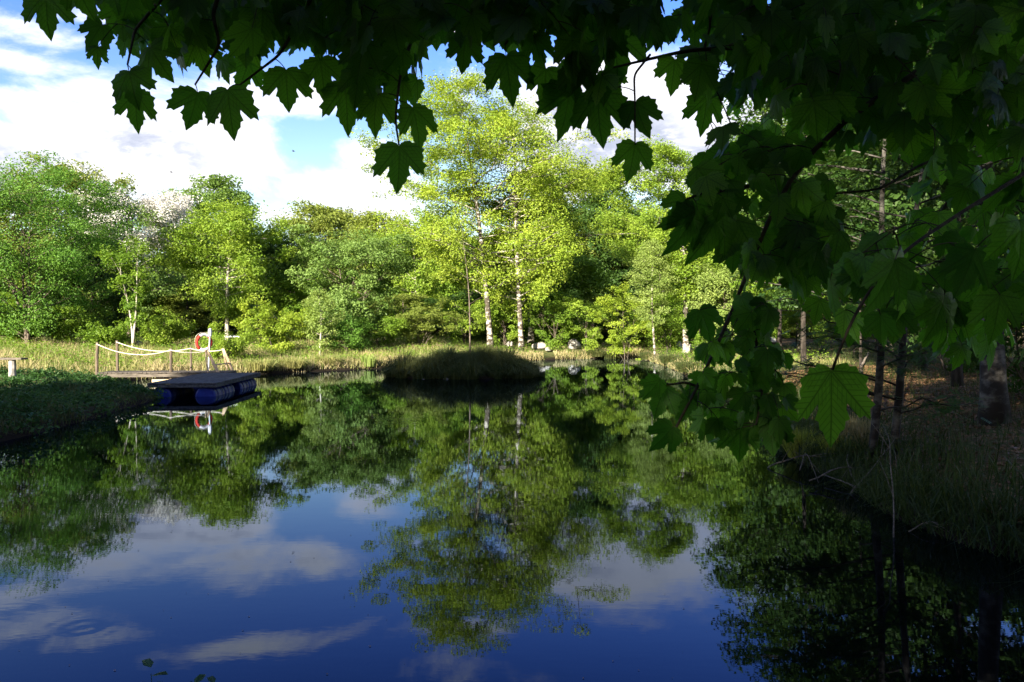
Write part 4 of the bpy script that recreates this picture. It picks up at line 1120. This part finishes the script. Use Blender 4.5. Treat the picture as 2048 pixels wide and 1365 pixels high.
    TOP = [(70, -120), (120, -20), (190, 40), (235, 95), (320, 105), (400, 150), (500, 150), (560, 100), (630, 90), (700, 165), (770, 215), (820, 205), (850, 110), (905, 70), (1000, 85), (1060, 110),
           (1130, 170), (1220, 180), (1250, 90), (1310, 60), (1390, 120), (1400, 190), (1450, 215), (1530, 240), (1600, 240), (1700, 260), (2120, 300), (2120, -160)]
    fill(TOP, 740, 1.85, 2.7)
    fill([(830, -60), (850, 70), (930, 60), (1060, 80), (1120, 60), (1120, -60)], 40, 1.9, 2.5)
    fill([(60, -400), (60, -60), (2150, -60), (2150, -400)], 420, 1.7, 3.0)
    fill([(230, 20), (260, 90), (480, 130), (600, 60), (860, 80), (1300, 40), (1300, -40), (230, -40)], 110, 1.9, 2.5)
    fill([(1400, -80), (1420, 160), (1480, 230), (1520, 330), (1700, 300), (1800, 260), (2120, 280), (2120, -80)], 330, 2.2, 4.2)
    fill([(1440, 250), (1390, 400), (1380, 470), (1440, 500), (1500, 560), (1640, 540), (1680, 480), (1660, 400), (1600, 290)], 120, 1.95, 2.6, (.055, .085))
    fill([(1590, 420), (1590, 580), (1660, 600), (1660, 440)], 18, 2.0, 2.6)
    fill([(1480, 560), (1440, 660), (1360, 790), (1380, 850), (1450, 880), (1560, 890), (1590, 830), (1560, 720), (1530, 620)], 115, 1.9, 2.5, (.042, .066))
    fill([(1800, 260), (1830, 420), (1740, 500), (1760, 640), (1900, 720), (2120, 700), (2120, 260)], 190, 2.1, 3.8)
    fill([(1650, 560), (1680, 660), (1780, 700), (1850, 560), (1760, 480)], 26, 1.5, 2.2)
    # unseen crown leaves above and around the camera, added for shade
    for _ in range(1500):
        c = np.array([rng.uniform(-2.6, 7.5), rng.uniform(-4.0, 4.2), rng.uniform(3.6, 8.5)])
        e = ((c[0] - 2.6) / 5.2) ** 2 + ((c[1]) / 4.4) ** 2 + ((c[2] - 5.4) / 3.3) ** 2
        if e > 1 or (c[2] - CH) / max(c[1], .01) < .5 and c[1] > 0: continue
        t_ = unit(np.array([rng.normal() * .5, rng.normal() * .5, -1.0])); nr = unit(rng.normal(size=3) + [0, 0, .8]); nr = unit(nr - (nr @ t_) * t_)
        put(c, t_, nr, rng.uniform(.06, .09))
    # leaves
    uvs = LV2
    for (B, t_, nr, s) in leaves:
        side = np.cross(t_, nr)
        x, y = LV2[:, 0], LV2[:, 1]; r2 = x ** 2 + (y - .2) ** 2
        c1, c2, c3 = rng.uniform(-.42, .08), rng.uniform(-.12, .38), rng.uniform(-.25, .25)
        z = c1 * r2 + c2 * np.abs(x) * .5 + c3 * x * y + .03 * np.cos(np.arctan2(y, x) * 7 + c1 * 9) * r2
        sq = rng.uniform(.78, 1.08); shear = rng.uniform(-.12, .12)
        V = B - o + s * ((x[:, None] * sq + shear * y[:, None] * np.abs(y[:, None])) * side + y[:, None] * t_ + z[:, None] * nr)
        lv.add(V, LQ, LT, uv=uvs)
    lv.build('crown', M['maple_leaf'], root)
    # twigs and stalks joining each leaf to the nearest wood
    N = np.vstack(net); Bs = np.array([l[0] for l in leaves])
    d2 = np.array([((N - b_) ** 2).sum(1).min() for b_ in Bs]); order = np.argsort(d2)
    pool = [N]; cur = N
    for c_, i in enumerate(order):
        b_ = Bs[i]; t_ = leaves[i][1]
        q = ((cur - b_) ** 2).sum(1); q = q + np.where(cur[:, 2] < b_[2] - .02, .02, 0)
        j = int(q.argmin()); p0 = cur[j]; L = math.sqrt(((p0 - b_) ** 2).sum())
        if L < .004: continue
        m = 6; tt = np.linspace(0, 1, m)[:, None]
        # leave along the wood, then hang down into the leaf base
        ctrl = (p0 + b_) / 2 - t_ * L * .22 + rng.normal(size=3) * L * .06
        Q = (1 - tt) ** 2 * p0 + 2 * tt * (1 - tt) * ctrl + tt ** 2 * b_
        tw.tube(Q - o, np.linspace(.0016 if L < .15 else .0026, .0010, m), 4, cap=False)
        if L > .05: cur = np.vstack([cur, Q[1:4]])
    tw.build('twigs', M['twig_bark'], root)
maple()
